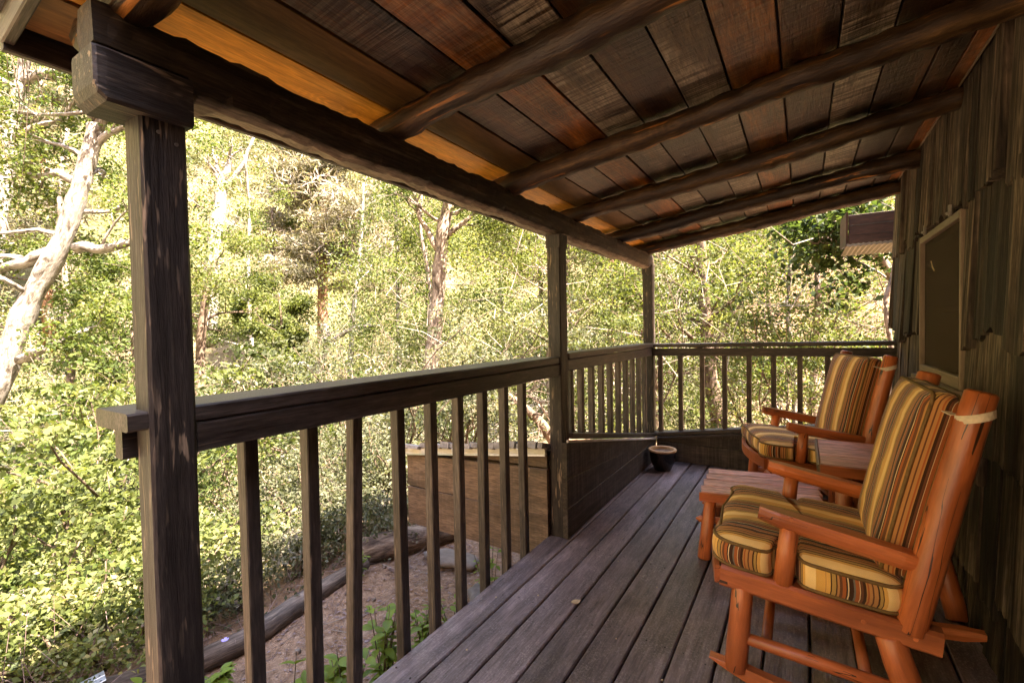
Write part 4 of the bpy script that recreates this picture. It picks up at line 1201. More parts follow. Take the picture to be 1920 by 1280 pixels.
# brown leaf litter on the soil
LP = np.stack([rng.uniform(-2.9, -1.36, 1500), rng.uniform(.2, 3.0, 1500)], 1)
LP = np.concatenate([LP, ground_z(LP[:, 0], LP[:, 1])[:, None] + rng.uniform(.003, .012, (1500, 1))], 1)
v, f, q = leaf_arrays(LP, .028, upbias=1.6)
tag(array_mesh('leaf_litter', v, f, q * .8, 'straw'), 'small brown leaf litter scattered over the red soil', 'litter', kind='stuff')
for k in range(14):
    x, y = random.uniform(-2.55, -1.55), random.uniform(.6, 2.6)
    stone('pebble', 'small pebble scattered on the red soil below the railing', (x, y, gz(x, y) + .004), tuple(random.uniform(.008, .02) for _ in range(3)), 'stone_dark' if k % 2 else 'stone', k + 20)['group'] = 'pebbles on the soil'
# straw, needles and twigs lying on the soil
def sticks(n, xr, yr, lr, wid, mat, name, lift=0.01, rise=0.15):
    P = np.stack([rng.uniform(*xr, n), rng.uniform(*yr, n)], 1)
    z = ground_z(P[:, 0], P[:, 1])
    a = rng.uniform(0, 2 * np.pi, n); L = rng.uniform(*lr, n); e = rng.uniform(0, rise, n)
    d = np.stack([np.cos(a), np.sin(a), e], 1) * L[:, None]
    b = np.stack([P[:, 0], P[:, 1], z + rng.uniform(0.002, lift, n)], 1)
    w = np.stack([-np.sin(a), np.cos(a), np.zeros(n)], 1) * wid
    h = np.array([0, 0, wid * 1.2])
    mid = b + d * .5 + np.stack([-np.sin(a), np.cos(a), np.zeros(n)], 1) * (rng.normal(size=n) * L * .12)[:, None] + np.array([0, 0, .004])
    v = np.stack([b - w, b + w, b + h, mid - w, mid + w, mid + h, b + d - w * .4, b + d + w * .4, b + d + h * .4], 1).reshape(-1, 3)
    base = (np.arange(n) * 9)[:, None]
    tri = np.array([[0, 1, 4, 3], [1, 2, 5, 4], [2, 0, 3, 5], [3, 4, 7, 6], [4, 5, 8, 7], [5, 3, 6, 8]])
    f = (base[:, None, :] + tri[None]).reshape(-1, 4)
    return tag(array_mesh(name, v, f, np.repeat(rng.uniform(0, 1, n), 9), mat), kind='stuff')
s_ = sticks(1500, (-2.75, -1.36), (0.3, 3.0), (0.03, 0.13), 0.0011, 'straw', 'dry_grass_litter')
tag(s_, 'thin dry straw and pine needles littering the red soil', 'litter')
s_ = sticks(1500, (-3.7, -2.7), (0.0, 4.2), (0.08, 0.32), 0.0016, 'straw', 'dry_grass', 0.03, 1.6)
tag(s_, 'tall dry grass and straw beyond the grey log', 'grass')
s_ = sticks(90, (-2.75, -1.4), (0.3, 2.9), (0.08, 0.34), 0.0022, 'twig_pale', 'fallen_twigs', 0.02, 0.3)
s_.data.attributes.new('gc', 'FLOAT_VECTOR', 'POINT')
tag(s_, 'pale dry twigs lying on the soil by the log', 'twigs')

# ------------------------------------------------------------------ trees
def bend(p, q, n=5, amp=0.08):
    p, q = Vector(p), Vector(q); L = (q - p).length
    j = Vector((random.uniform(-1, 1), random.uniform(-1, 1), random.uniform(-.5, 1))) * L * amp
    k2 = Vector((random.uniform(-1, 1), random.uniform(-1, 1), random.uniform(-1, 1))) * L * amp * .5
    return [p.lerp(q, i / (n - 1)) + j * math.sin(math.pi * i / (n - 1)) + k2 * math.sin(2 * math.pi * i / (n - 1)) for i in range(n)]

def branch_out(mb, p, d, L, r, ends, depth=0, amp=0.14):
    q = p + d * L
    pts = bend(p, q, 5, amp)
    mb.tube(pts, [r, r * .82, r * .66, r * .5, r * .32], 5 if r < .03 else 7, 0.06)
    if depth <= 0:
        ends.append(q); ends.append(pts[3]); return
    for k in range(random.choice([2, 3, 3])):
        t_ = random.uniform(.35, 1.0)
        i = min(3, int(t_ * 4)); s = pts[i].lerp(pts[i + 1], t_ * 4 - i)
        nd = (d + Vector((random.gauss(0, .55), random.gauss(0, .55), random.gauss(.12, .4)))).normalized()
        branch_out(mb, s, nd, L * random.uniform(.4, .68), r * .48, ends, depth - 1, amp)
    ends.append(q)

def tree(name, label, cat, path, r0, r1, bark_m, limbs=(), auto=8, auto_len=2.0, auto_from=.35, leaf=None, per=60, lsize=.1, crad=.55, wob=.08, group=None, depth=1, seg=12, up_=.35, squash=.8, extra=()):
    base = path[0]
    t_ = thing(name, label, cat, tuple(base), group)
    # smooth the given trunk line
    P = [Vector(p) for p in path]
    fine = []
    for i in range(len(P) - 1):
        p0, p1, p2, p3 = P[max(i - 1, 0)], P[i], P[i + 1], P[min(i + 2, len(P) - 1)]
        for k in range(4):
            q = k / 4
            fine.append(0.5 * ((2 * p1) + (p2 - p0) * q + (2 * p0 - 5 * p1 + 4 * p2 - p3) * q * q + (3 * p1 - p0 - 3 * p2 + p3) * q ** 3))
    fine.append(P[-1])
    n = len(fine)
    rad = [(r0 + (r1 - r0) * (i / (n - 1)) ** .9) * (1 + .10 * noise1(i * .8, len(label))) * (1.25 if i == 0 else 1) for i in range(n)]
    tm = MB(); tm.tube(fine, rad, seg, wob)
    bm_ = MB(); ends = list(Vector(e) for e in extra)
    for (pts, ra, rb) in limbs:
        pp = [Vector(p) for p in pts]
        ln = []
        for i in range(len(pp) - 1):
            for k in range(3): ln.append(pp[i].lerp(pp[i + 1], k / 3) + Vector((random.uniform(-1, 1), random.uniform(-1, 1), random.uniform(-1, 1))) * rb * .6)
        ln.append(pp[-1])
        bm_.tube(ln, [ra + (rb - ra) * i / (len(ln) - 1) for i in range(len(ln))], 9, .08)
        ends.append(pp[-1]); ends.append(pp[-2])
        for k in range(3):
            d = (pp[-1] - pp[0]).normalized() + Vector((random.gauss(0, .6), random.gauss(0, .6), random.gauss(.2, .5)))
            branch_out(bm_, pp[random.randint(1, len(pp) - 1)], d.normalized(), (pp[-1] - pp[0]).length * .5, rb * .6, ends, 1)
    for k in range(auto):
        q = auto_from + (1 - auto_from) * (k + random.random()) / max(1, auto)
        i = min(n - 1, int(q * (n - 1)))
        a = random.uniform(0, 2 * math.pi)
        d = Vector((math.cos(a), math.sin(a), random.uniform(-.05, up_ * 2))).normalized()
        branch_out(bm_, fine[i], d, auto_len * random.uniform(.6, 1.15) * (1.15 - .45 * q), min(rad[i] * .32, .05), ends, depth)
    if bm_.v: tm.add(bm_.v, bm_.f, bm_.g, bm_.s)
    tm.build('trunk', bark_m, t_)
    if leaf and ends:
        E = np.array([tuple(e) for e in ends])
        m = len(E)
        shade = np.repeat(rng.normal(.5, .16, m), per)
        Pp = clump_points(E, rng.uniform(.6, 1.25, m) * crad, per, squash, .3)
        v, f, r_ = leaf_arrays(Pp, lsize, rnd=shade + rng.normal(0, .17, m * per))
        array_mesh('crown', v, f, r_, leaf, t_)
    return t_

def pine(label, path, r0, r1, from_t, crown_r, per=70, group=None, nwh=26, lsz=.42):
    base = path[0]
    t_ = thing('pine_tree', label, 'pine tree', tuple(base), group)
    P = [Vector(p) for p in path]
    MB().tube(P, [r0 + (r1 - r0) * i / (len(P) - 1) for i in range(len(P))], 12, .06).build('trunk', 'bark_red', t_)
    mb = MB(); tips = []
    z0, z1 = P[0].z, P[-1].z
    for k in range(nwh):
        q = from_t + (1 - from_t) * (k + random.random()) / nwh
        z = z0 + (z1 - z0) * q
        i = max(j for j in range(len(P)) if P[j].z <= z + 1e-6)
        i = min(i, len(P) - 2)
        s = P[i].lerp(P[i + 1], (z - P[i].z) / max(1e-6, P[i + 1].z - P[i].z))
        a = random.uniform(0, 2 * math.pi)
        L = crown_r * (1.15 - .75 * (q - from_t) / (1 - from_t)) * random.uniform(.6, 1.1)
        d = Vector((math.cos(a), math.sin(a), random.uniform(-.12, .25)))
        pts = bend(s, s + d * L, 6, .07)
        mb.tube(pts, [.05, .043, .036, .028, .02, .01], 5)
        for j in (2, 3, 4, 5):
            for _ in range(2):
                e = pts[j] + Vector((random.gauss(0, .16), random.gauss(0, .16), random.gauss(.05, .12))) * L * .8
                tips.append(e)
    mb.build('limbs', 'bark_brown', t_)
    E = np.array([tuple(e) for e in tips]); m = len(E)
    shade = np.repeat(rng.normal(.5, .2, m), per)
    Pp = clump_points(E, rng.uniform(.55, 1.0, m) * crown_r * .30, per, .55, .2)
    v, f, r_ = leaf_arrays(Pp, lsz, asp=.13, upbias=.15, rnd=shade + rng.normal(0, .15, m * per), droop=-.3)
    array_mesh('crown', v, f, r_, 'needle', t_)
    return t_

# the two white sycamores on the left
tree('sycamore_tree', 'big leaning white barked sycamore left of the near post', 'tree',
     [(-13.1, 1.8, gz(-13.1, 1.8) - .1), (-12.86, 1.95, -0.93), (-12.45, 2.24, 0.22), (-12.16, 2.45, 1.18), (-11.87, 2.66, 2.0), (-11.46, 2.94, 2.86), (-11.18, 3.13, 3.72), (-11.0, 3.26, 4.44), (-10.88, 3.36, 5.07), (-10.96, 3.33, 5.6), (-11.08, 3.27, 6.37), (-11.12, 3.27, 7.15)],
     .215, .09, 'bark_white',
     limbs=[([(-11.21, 3.09, 2.88), (-10.8, 3.34, 2.83), (-10.31, 3.65, 2.93), (-9.65, 4.06, 3.06)], .10, .05), ([(-11.54, 2.88, 2.81), (-11.95, 2.62, 2.63), (-12.36, 2.36, 2.46), (-12.85, 2.05, 2.36)], .11, .06),
            ([(-12.0, 2.5, 0.85), (-11.6, 2.6, 0.97), (-11.35, 2.71, 1.05), (-10.71, 3.12, 1.40)], .10, .03), ([(-10.90, 3.36, 4.73), (-10.67, 3.48, 4.92), (-10.42, 3.64, 5.01), (-9.97, 3.92, 5.09)], .07, .03),
            ([(-11.3, 3.14, 4.1), (-11.59, 3.01, 4.24), (-11.79, 2.88, 4.20), (-12.17, 2.65, 4.26)], .08, .04), ([(-10.9, 3.36, 5.0), (-10.6, 3.5, 5.5), (-10.45, 3.55, 6.1), (-10.4, 3.6, 7.0)], .09, .04)],
     auto=9, auto_len=1.7, auto_from=.35, leaf='leaf', per=75, lsize=.085, crad=.42, wob=.10, seg=18, depth=1)
tree('sycamore_tree', 'paler forked sycamore at the far left edge behind the leaning one', 'tree',
     [(-16.6, 2.7, gz(-16.6, 2.7) - .1), (-16.32, 2.81, 1.18), (-15.99, 3.1, 4.17), (-15.83, 3.23, 5.3), (-15.72, 3.33, 6.29), (-15.56, 3.45, 7.16), (-15.47, 3.53, 7.91), (-15.34, 3.63, 8.78), (-15.18, 3.77, 9.9)],
     .19, .08, 'bark_white',
     limbs=[([(-15.47, 3.51, 7.29), (-15.13, 3.73, 7.4), (-14.55, 4.09, 7.58), (-13.86, 4.53, 7.75)], .11, .05), ([(-15.55, 3.48, 7.0), (-15.77, 3.32, 7.17), (-16.19, 3.07, 7.43)], .09, .05),
            ([(-15.7, 3.3, 5.9), (-15.3, 3.6, 6.2), (-14.7, 3.9, 6.3), (-14.2, 4.2, 7.0)], .07, .03)],
     auto=8, auto_len=1.9, auto_from=.4, leaf='leaf', per=60, lsize=.10, crad=.45, wob=.10, seg=16)
pine('tall grey green pine with a red trunk on the far slope', [(-22.64, 16.43, gz(-22.6, 16.4) - .2), (-22.61, 16.56, 0.78), (-22.63, 16.61, 3.15), (-22.59, 16.7, 5.51), (-22.59, 16.77, 7.87), (-22.56, 16.88, 10.82), (-22.52, 17.03, 14.5)], .36, .10, .40, 4.0, 80, None, 52, .5)
tree('dead_snag', 'broken white dead snag standing high on the hillside', 'dead tree',
     [(-32.4, 15.2, gz(-32.4, 15.2) - .3), (-31.98, 15.62, 6.98), (-31.74, 15.83, 9.02), (-31.56, 15.99, 10.72), (-31.45, 16.1, 11.6)], .52, .26, 'bark_white',
     limbs=[([(-31.5, 16.02, 10.54), (-30.86, 16.43, 11.21), (-30.28, 16.83, 12.39), (-29.84, 17.14, 13.81)], .22, .07), ([(-31.45, 15.96, 7.65), (-30.87, 16.35, 8.49), (-30.49, 16.61, 9.4)], .16, .08), ([(-31.5, 16.0, 10.9), (-31.25, 16.2, 11.7), (-31.1, 16.3, 12.6)], .26, .14), ([(-31.6, 15.95, 10.5), (-31.75, 15.8, 11.5), (-31.7, 15.8, 12.2)], .2, .13)], auto=0, leaf=None)
tree('bare_sapling', 'slender pale bare sapling right of the tall pine', 'tree',
     [(-16.5, 13.25, gz(-16.5, 13.2) - .2), (-16.35, 13.4, 1.32), (-16.19, 13.55, 3.13), (-16.05, 13.68, 4.72), (-15.95, 13.79, 6.31), (-15.91, 13.84, 7.6)], .13, .04, 'bark_white', auto=9, auto_len=1.7, auto_from=.35, leaf=None, depth=2, up_=.6)
tree('mottled_tree', 'mottled grey trunked leafy tree above the long near railing', 'tree',
     [(-7.6, 8.1, gz(-7.6, 8.1) - .1), (-7.44, 8.29, -.01), (-7.37, 8.37, .99), (-7.29, 8.45, 1.99), (-7.22, 8.52, 2.99), (-7.15, 8.58, 3.74), (-7.05, 8.66, 4.23), (-6.96, 8.74, 5.23), (-6.91, 8.81, 6.5)], .20, .11, 'bark_mottled',
     limbs=[([(-7.09, 8.61, 3.48), (-6.86, 8.76, 3.67), (-6.54, 8.97, 3.97), (-6.01, 9.31, 4.21)], .08, .03), ([(-7.27, 8.49, 3.11), (-7.5, 8.36, 3.62), (-7.66, 8.28, 4.0), (-7.76, 8.23, 4.62)], .075, .04)],
     auto=13, auto_len=2.0, auto_from=.62, leaf='leaf', per=85, lsize=.075, crad=.5, wob=.12, seg=16)
tree('white_stump_tree', 'low white trunk with a long horizontal limb below the pine', 'tree',
     [(-12.4, 8.7, gz(-12.4, 8.7) - .1), (-12.37, 8.72, -1.55), (-12.31, 8.79, -.28), (-12.23, 8.87, .51), (-12.1, 8.97, 1.0), (-12.12, 8.95, 1.3), (-12.15, 8.95, 1.5)], .20, .11, 'bark_white',
     limbs=[([(-12.15, 8.92, .75), (-11.71, 9.21, 1.22), (-11.37, 9.42, 1.37), (-10.83, 9.76, 1.42)], .085, .05), ([(-12.26, 8.84, .03), (-12.66, 8.59, .36), (-13.0, 8.38, .29), (-13.34, 8.16, -.02)], .07, .035)],
     auto=2, auto_len=1.0, leaf='leaf', per=40, lsize=.09, crad=.4, seg=12)
tree('rough_tree', 'dark rough barked tree directly behind the far railing', 'tree',
     [(-1.36, 9.7, gz(-1.36, 9.7) - .1), (-1.37, 9.68, -1.32), (-1.39, 9.68, -.7), (-1.47, 9.65, -.09), (-1.54, 9.62, .53), (-1.58, 9.62, 1.14), (-1.62, 9.61, 1.76), (-1.65, 9.6, 2.37), (-1.69, 9.61, 3.19), (-1.7, 9.63, 4.42)], .155, .09, 'bark_brown',
     limbs=[([(-1.52, 9.64, .78), (-1.8, 9.48, 1.02), (-2.06, 9.32, 1.23), (-2.33, 9.15, 1.36)], .05, .025), ([(-1.47, 9.66, .42), (-1.41, 9.72, .93), (-1.19, 9.87, 1.34), (-1.0, 9.99, 1.69)], .05, .025)],
     auto=16, auto_len=2.0, auto_from=.48, leaf='leaf_bright', per=75, lsize=.075, crad=.5, wob=.14, seg=16)
pine('straight red trunked pine seen just left of the corner post', [(-4.6, 15.8, gz(-4.6, 15.8) - .2), (-4.63, 15.92, -.34), (-4.66, 15.96, 1.48), (-4.69, 15.99, 3.3), (-4.73, 16.05, 6.03), (-4.8, 16.1, 10.5)], .20, .1, .52, 2.4, 50, None, 18, .36)
pine('farther red trunked pine between the middle and corner posts', [(-7.65, 21.07, gz(-7.65, 21) - .2), (-7.66, 21.12, .11), (-7.7, 21.13, 1.61), (-7.68, 21.19, 3.11), (-7.65, 21.31, 6.6), (-7.6, 21.4, 11)], .24, .1, .45, 2.8, 50, None, 22, .42)
tree('dark_tree', 'thin dark trunked leafy tree just right of the near post', 'tree',
     [(-13.15, 5.85, gz(-13.1, 5.9) - .1), (-13.15, 5.89, -1.1), (-13.12, 5.95, .26), (-13.07, 6.01, 1.35), (-13.0, 6.09, 2.1), (-12.93, 6.15, 2.7), (-12.8, 6.3, 3.2)], .15, .06, 'bark_brown', auto=16, auto_len=1.6, auto_from=.35, leaf='leaf_bright', per=110, lsize=.08, crad=.5)
tree('fallen_branch', 'dead leaning branch behind the middle post', 'branch',
     [(-2.95, 6.4, gz(-2.95, 6.4) - .05), (-3.02, 6.31, -.71), (-3.29, 6.16, -.23), (-3.49, 6.04, .02), (-3.75, 5.9, .25)], .10, .05, 'bark_brown', auto=5, auto_len=.9, auto_from=.3, leaf=None, depth=2)
tree('climbing_vine', 'thin bare vine stem rising beside the far cabin corner', 'vine',
     [(0.86, 6.8, gz(.86, 6.8)), (0.85, 6.78, .3), (0.84, 6.76, .93), (0.80, 6.75, 1.26), (0.79, 6.75, 1.5), (0.85, 6.78, 1.74), (0.89, 6.82, 2.0)], .028, .022, 'bark_mottled', auto=3, auto_len=.7, auto_from=.7, leaf='leaf_dark', per=18, lsize=.09, crad=.25)
tree('broadleaf_tree', 'broad leaved tree with dark green leaves behind the far cabin corner', 'tree',
     [(1.3, 8.45, gz(1.3, 8.45) - .1), (1.21, 8.4, .82), (1.15, 8.38, 1.56), (0.84, 8.21, 2.23), (0.46, 7.98, 2.39), (0.05, 7.75, 2.36)], .09, .03, 'bark_mottled', auto=12, auto_len=.95, auto_from=.45, leaf='leaf_dark', per=42, lsize=.115, crad=.34, depth=1,
     extra=[(.3, 7.9, 2.1), (.1, 7.8, 1.9), (.6, 8.0, 1.75), (.4, 8.0, 1.6), (0.0, 7.7, 2.1)])

for (x, y, h, r_, lab) in ((-20.5, 5.4, 9.5, .13, 'slim straight trunk between the sycamore and the near post'), (-17.8, 9.9, 9.0, .10, 'slim pale trunk left of the tall pine'),
                           (-24.5, 15.0, 10.5, .13, 'slim pale trunk just left of the tall pine crown'), (-12.8, 12.6, 9.5, .10, 'slim pale trunk left of the mottled tree'),
                           (-8.3, 12.9, 9.5, .10, 'slim grey trunk right of the mottled tree'), (-5.6, 17.6, 10.0, .13, 'slim trunk between middle and corner posts'),
                           (-0.2, 12.2, 8.0, .075, 'slim pale trunk above the middle of the far railing'), (-10.5, 19.5, 11, .14, 'slim pale trunk far behind the mottled tree')):
    z0 = gz(x, y)
    tree('slim_tree', lab, 'tree', [(x + .12 * noise1(i * 1.1, x) * i * .4, y + .12 * noise1(i, y) * i * .4, z0 - .2 + (h + 2) * i / 6) for i in range(7)], r_, r_ * .45, 'bark_mottled' if r_ > .11 else 'bark_white',
         auto=13, auto_len=1.5, auto_from=.35, leaf='leaf', per=45, lsize=.0046 * math.hypot(x, y) + .01, crad=.5, depth=1, seg=9, group='slim trees in the wood')
pine('dark conifer high on the hillside between the sycamores and the near post', [(-34, 8.2, gz(-34, 8.2) - .3), (-34, 8.2, gz(-34, 8.2) + 4), (-34, 8.2, gz(-34, 8.2) + 9), (-34, 8.2, gz(-34, 8.2) + 14)], .3, .06, .12, 3.2, 45, None, 40, .6)
# leafy trees filling the wood between the slopes
fill = [((-6.0, 13.0), 7.0, 'leafy green tree rising behind the middle post', 'leaf'), ((-10.2, 11.3), 7.5, 'leafy tree with a thin trunk just left of the mottled one', 'leaf'),
        ((-3.3, 12.2), 6.5, 'light green leafy tree between the middle and corner posts', 'leaf_bright'), ((0.2, 13.5), 6.8, 'pale leafy tree behind the broad leaved branch', 'leaf'),
        ((-15.5, 9.6), 3.2, 'round topped bright tree standing below the dead snag', 'leaf_bright'), ((-18.5, 6.5), 5.0, 'low leafy tree on the bank behind the near post', 'leaf'),
        ((-8.8, 17.5), 9.0, 'tall leafy tree under the middle of the beam', 'leaf'), ((-13.5, 15.0), 8.5, 'tall yellow green tree right of the bare sapling', 'leaf_bright'),
        ((-0.8, 17.5), 8.5, 'tall leafy tree above the far railing', 'leaf'), ((2.4, 11.0), 6.0, 'leafy tree half hidden by the cabin wall', 'leaf_bright'),
        ((-19.0, 11.0), 3.6, 'leafy tree in front of the dead snag slope', 'leaf'), ((-4.9, 9.6), 4.6, 'young leafy tree close behind the middle post', 'leaf_bright')]
for k, ((x, y), h, lab, lm) in enumerate(fill):
    z0 = gz(x, y)
    dist = math.hypot(x, y)
    path = [(x + .25 * noise1(i, k) * i * .3, y + .25 * noise1(i, k + 5) * i * .3, z0 - .1 + (h + 2.2) * i / 5) for i in range(6)]
    tree('leafy_tree', lab, 'tree', path, .10 + .004 * h, .03, 'bark_mottled' if k % 2 else 'bark_brown', auto=22, auto_len=.36 * h, auto_from=.18, leaf=lm, per=120, lsize=.0054 * dist + .012, crad=.115 * h, group='leafy trees in the wood', seg=8, depth=1)

# shrubs
def shrub(label, x, y, rad, h, n_clump, per, lsize, mat, zoff=0.0, cr=.35, stems=7, name='shrub'):
    z0 = gz(x, y)
    t_ = thing(name, label, 'shrub', (x, y, z0), 'shrubs below the porch')
    mb = MB(); ends = []
    for k in range(stems):
        a = random.uniform(0, 6.28)
        d = Vector((math.cos(a) * random.uniform(.2, 1) * rad, math.sin(a) * random.uniform(.2, 1) * rad, h * random.uniform(.6, 1.0)))
        L = d.length
        branch_out(mb, Vector((x + .1 * math.cos(a), y + .1 * math.sin(a), z0 - .05)), d.normalized(), L, .022, ends, 1, .12)
    mb.build('stems', 'twig_dark', t_)
    q = rng.uniform(0, 1, n_clump) ** .5; a = rng.uniform(0, 2 * np.pi, n_clump)
    zz = rng.uniform(.12, 1, n_clump)
    rr = q * rad * np.sqrt(np.clip(1.15 - zz ** 2, .1, 1))
    C = np.stack([x + rr * np.cos(a), y + rr * np.sin(a), z0 + zoff + zz * h], 1)
    C = np.concatenate([C, np.array([tuple(e) for e in ends])])
    m = len(C)
    P = clump_points(C, rng.uniform(.6, 1.3, m) * cr, per, .32, .3)
    v, f, r_ = leaf_arrays(P, lsize, upbias=.45, rnd=np.repeat(rng.normal(.45, .27, m), per) + rng.normal(0, .18, m * per))
    array_mesh('foliage', v, f, r_, mat, t_)
    return t_
shrub('bright yellow green bush left of the near post at the bottom', -5.3, 1.75, 1.3, 2.1, 15, 100, .062, 'leaf_bright', cr=.30)
shrub('airy green bush at the left edge below the sycamore', -7.6, 1.6, 1.6, 2.9, 18, 80, .085, 'leaf', cr=.36)
shrub('dark leafy bush in the bottom left corner', -4.5, 1.0, .9, 1.25, 10, 85, .055, 'leaf_bright', cr=.26)
shrub('silvery small leaved shrub seen through the near balusters', -4.6, 3.6, 1.15, 1.9, 60, 110, .042, 'leaf_pale', cr=.33, stems=12)
shrub('pale dense shrub behind the plank bin', -4.4, 5.4, 1.2, 2.1, 44, 95, .055, 'leaf_pale', cr=.36, stems=10)
shrub('leafy green shrub behind the first balusters', -6.6, 4.0, 1.4, 2.6, 46, 85, .075, 'leaf', cr=.42)
shrub('bright bush seen low through the far railing beside the corner post', -2.3, 7.6, .9, 2.3, 34, 90, .055, 'leaf_bright', cr=.32)
shrub('dense green shrub behind the middle of the far railing', -.2, 8.2, 1.2, 2.6, 48, 90, .058, 'leaf', cr=.36)
shrub('dense light shrub behind the far rocking chair', 1.0, 9.4, 1.3, 3.0, 48, 90, .065, 'leaf_bright', cr=.38)
shrub('low pale shrub just beyond the grey log', -3.35, 2.3, .55, .62, 26, 80, .034, 'leaf_pale', cr=.20, stems=9)
shrub('low bright shrub beyond the log beside the near post', -3.45, 1.3, .6, .62, 22, 80, .042, 'leaf_bright', cr=.20, stems=9)
shrub('small pale shrub beyond the far end of the log', -3.3, 3.3, .55, .75, 26, 80, .036, 'leaf_pale', cr=.21, stems=9)
shrub('low leafy shrub beyond the log in the bottom left corner', -3.6, .5, .6, .55, 20, 80, .045, 'leaf', cr=.2, stems=8)
shrub('fine pale ground shrub hugging the outer side of the log', -3.05, 1.75, .42, .34, 26, 80, .03, 'leaf_pale', cr=.16, stems=8)
shrub('small bright ground shrub outside the log near the metal plate', -3.1, .95, .42, .36, 26, 80, .034, 'leaf_bright', cr=.16, stems=8)
shrub('fine pale ground shrub outside the log near the plank bin', -2.98, 2.6, .40, .38, 26, 80, .03, 'leaf_pale', cr=.16, stems=8)
shrub('tangled shrub below the mottled tree', -6.2, 6.8, 1.3, 2.4, 46, 85, .07, 'leaf', cr=.4)
shrub('round leafy bush below the leaning sycamore', -9.8, 3.6, 1.6, 3.0, 50, 80, .095, 'leaf', cr=.5)
shrub('olive green shrub on the bank left of the near post', -9.6, 1.2, 1.4, 2.0, 24, 80, .075, 'leaf_pale', cr=.40)

# understorey and hillside scrub: masses nobody could count
def in_view(x, y, a0=-100, a1=17):
    a = np.degrees(np.arctan2(x, y))
    return (a > a0) & (a < a1)
def mass(name, label, n, rmin, rmax, hmax, rad, per, lsize, mat, zpow=1.6, pw=1.0):
    r = rmin + (rmax - rmin) * rng.uniform(0, 1, n) ** pw
    a = np.radians(rng.uniform(-98, 15, n))
    x, y = r * np.sin(a), r * np.cos(a)
    keep = ~((x > -3.9) & (y < 6.6))
    x, y, r = x[keep], y[keep], r[keep]; n = len(x)
    z = ground_z(x, y) + .15 + hmax * rng.uniform(0, 1, n) ** zpow
    R_ = rad(r) * rng.uniform(.6, 1.35, n)
    C = np.stack([x, y, z], 1)
    P = clump_points(C, R_, per, .7, .35)
    sz = np.repeat(lsize(r), per)
    v, f, q = leaf_arrays(P, sz, upbias=.55, rnd=np.repeat(rng.normal(.5, .2, n), per) + rng.normal(0, .16, n * per))
    o = array_mesh(name, v, f, q, mat)
    return tag(o, label, 'undergrowth', kind='stuff')
mass('understorey', 'loose green undergrowth filling the valley floor', 620, 8.5, 30, 2.6, lambda r: .35 + .022 * r, 120, lambda r: .015 + .0052 * r, 'leaf', 1.7, .75)
mass('bright_undergrowth', 'bright yellow green undergrowth on the valley floor', 360, 7.5, 27, 2.0, lambda r: .3 + .02 * r, 115, lambda r: .015 + .0050 * r, 'leaf_bright', 1.6, .75)
mass('pale_undergrowth', 'pale dry looking undergrowth among the trees', 330, 9, 32, 3.0, lambda r: .35 + .022 * r, 75, lambda r: .015 + .0058 * r, 'leaf_pale', 1.5)
mass('hillside_scrub', 'scrub and small trees covering the far hillside', 4200, 30, 92, 2.4, lambda r: .5 + .018 * r, 85, lambda r: .05 + .0042 * r, 'leaf_hill', 1.2, .8)
mass('hillside_wood', 'green oaks dotted over the far hillside', 760, 29, 88, 3.2, lambda r: .7 + .017 * r, 110, lambda r: .05 + .0042 * r, 'leaf', 1.0, .75)

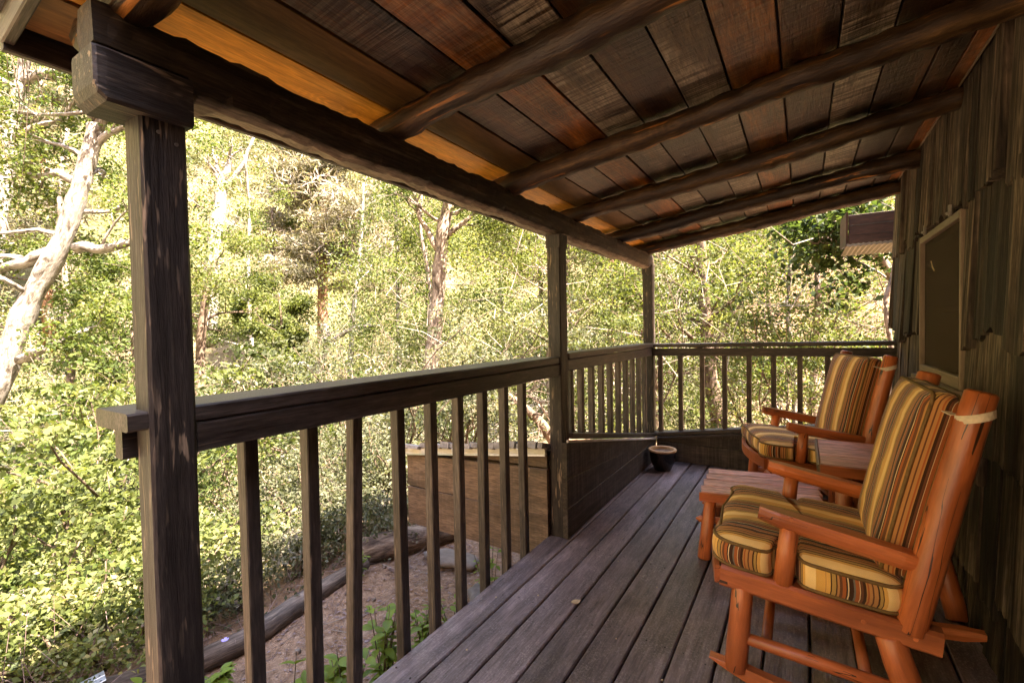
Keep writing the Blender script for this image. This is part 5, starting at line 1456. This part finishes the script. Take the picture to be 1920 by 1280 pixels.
# bare pale twigs threading through the undergrowth
def twig_mass(name, label, n, rmin, rmax, mat, wid):
    r = rng.uniform(rmin, rmax, n); a = np.radians(rng.uniform(-98, 15, n))
    x, y = r * np.sin(a), r * np.cos(a)
    keep = ~((x > -3.4) & (y < 6.6)); x, y, r = x[keep], y[keep], r[keep]; n = len(x)
    b = np.stack([x, y, ground_z(x, y) + rng.uniform(0, 3.2, n)], 1)
    d = unit(rng.normal(size=(n, 3)) * np.array([1, 1, .5]) + np.array([0, 0, .6])) * (rng.uniform(.35, 1.3, n) * (.6 + .03 * r))[:, None]
    k = rng.normal(size=(n, 3)) * .12 * np.linalg.norm(d, axis=1, keepdims=True)
    w = unit(np.cross(d, rng.normal(size=(n, 3)))) ; w2 = unit(np.cross(d, w))
    ww = (wid * (1 + .06 * r))[:, None]
    ring = lambda p, s: [p + w * ww * s, p - (w * .5 - w2 * .87) * ww * s, p - (w * .5 + w2 * .87) * ww * s]
    v = np.stack(ring(b, 1) + ring(b + d * .5 + k, .75) + ring(b + d, .35), 1).reshape(-1, 3)
    tri = np.array([[0, 1, 4, 3], [1, 2, 5, 4], [2, 0, 3, 5], [3, 4, 7, 6], [4, 5, 8, 7], [5, 3, 6, 8]])
    f = ((np.arange(n) * 9)[:, None, None] + tri[None]).reshape(-1, 4)
    o = array_mesh(name, v, f, np.repeat(rng.uniform(0, 1, n), 9), mat)
    at = o.data.attributes.new('gc', 'FLOAT_VECTOR', 'POINT'); at.data.foreach_set('vector', (v * 2.0).astype(np.float32).ravel())
    return tag(o, label, 'twigs', kind='stuff')
twig_mass('bare_twigs', 'pale bare twigs threading through the undergrowth', 4200, 7, 34, 'twig_pale', .006)
twig_mass('dark_twigs', 'dark thin twigs threading through the undergrowth', 1500, 6.5, 28, 'twig_dark', .005)

# drooping bough in the top left corner, hanging from a tree outside the frame
db = thing('drooping_bough', 'dark hanging twigs of a conifer in the top left corner', 'bough', (-7.2, .9, gz(-7.2, .9)))
mb = MB(); P_ = []
mb.tube([(-7.25, .85, gz(-7.2, .9) - .1), (-7.2, .9, 2.5), (-7.0, 1.0, 5.2), (-6.6, 1.25, 5.6), (-6.0, 1.6, 5.5)], [.13, .11, .07, .04, .015], 9)
for k in range(60):
    q = random.random()
    s = Vector((-7.1, .95, 5.3)).lerp(Vector((-5.9, 1.65, 5.4)), q) + Vector((random.gauss(0, .2), random.gauss(0, .2), random.gauss(0, .15)))
    L = random.uniform(1.1, 2.7) * (1.15 - .6 * q)
    e = s + Vector((random.gauss(0, .15), random.gauss(0, .15), -L))
    pts = bend(s, e, 5, .07)
    mb.tube(pts, [.006, .0055, .005, .004, .002], 4)
    for p in pts[1:]: P_.append(tuple(p)); 
mb.build('twigs', 'twig_dark', db)
E = np.array(P_)
Pp = clump_points(E, np.ones(len(E)) * .11, 12, 1.2, .2)
v, f, q = leaf_arrays(Pp, .075, asp=.14, upbias=.1, droop=1.2, rnd=rng.normal(.3, .15, len(Pp)))
array_mesh('needles', v, f, q, 'leaf_dark', db)
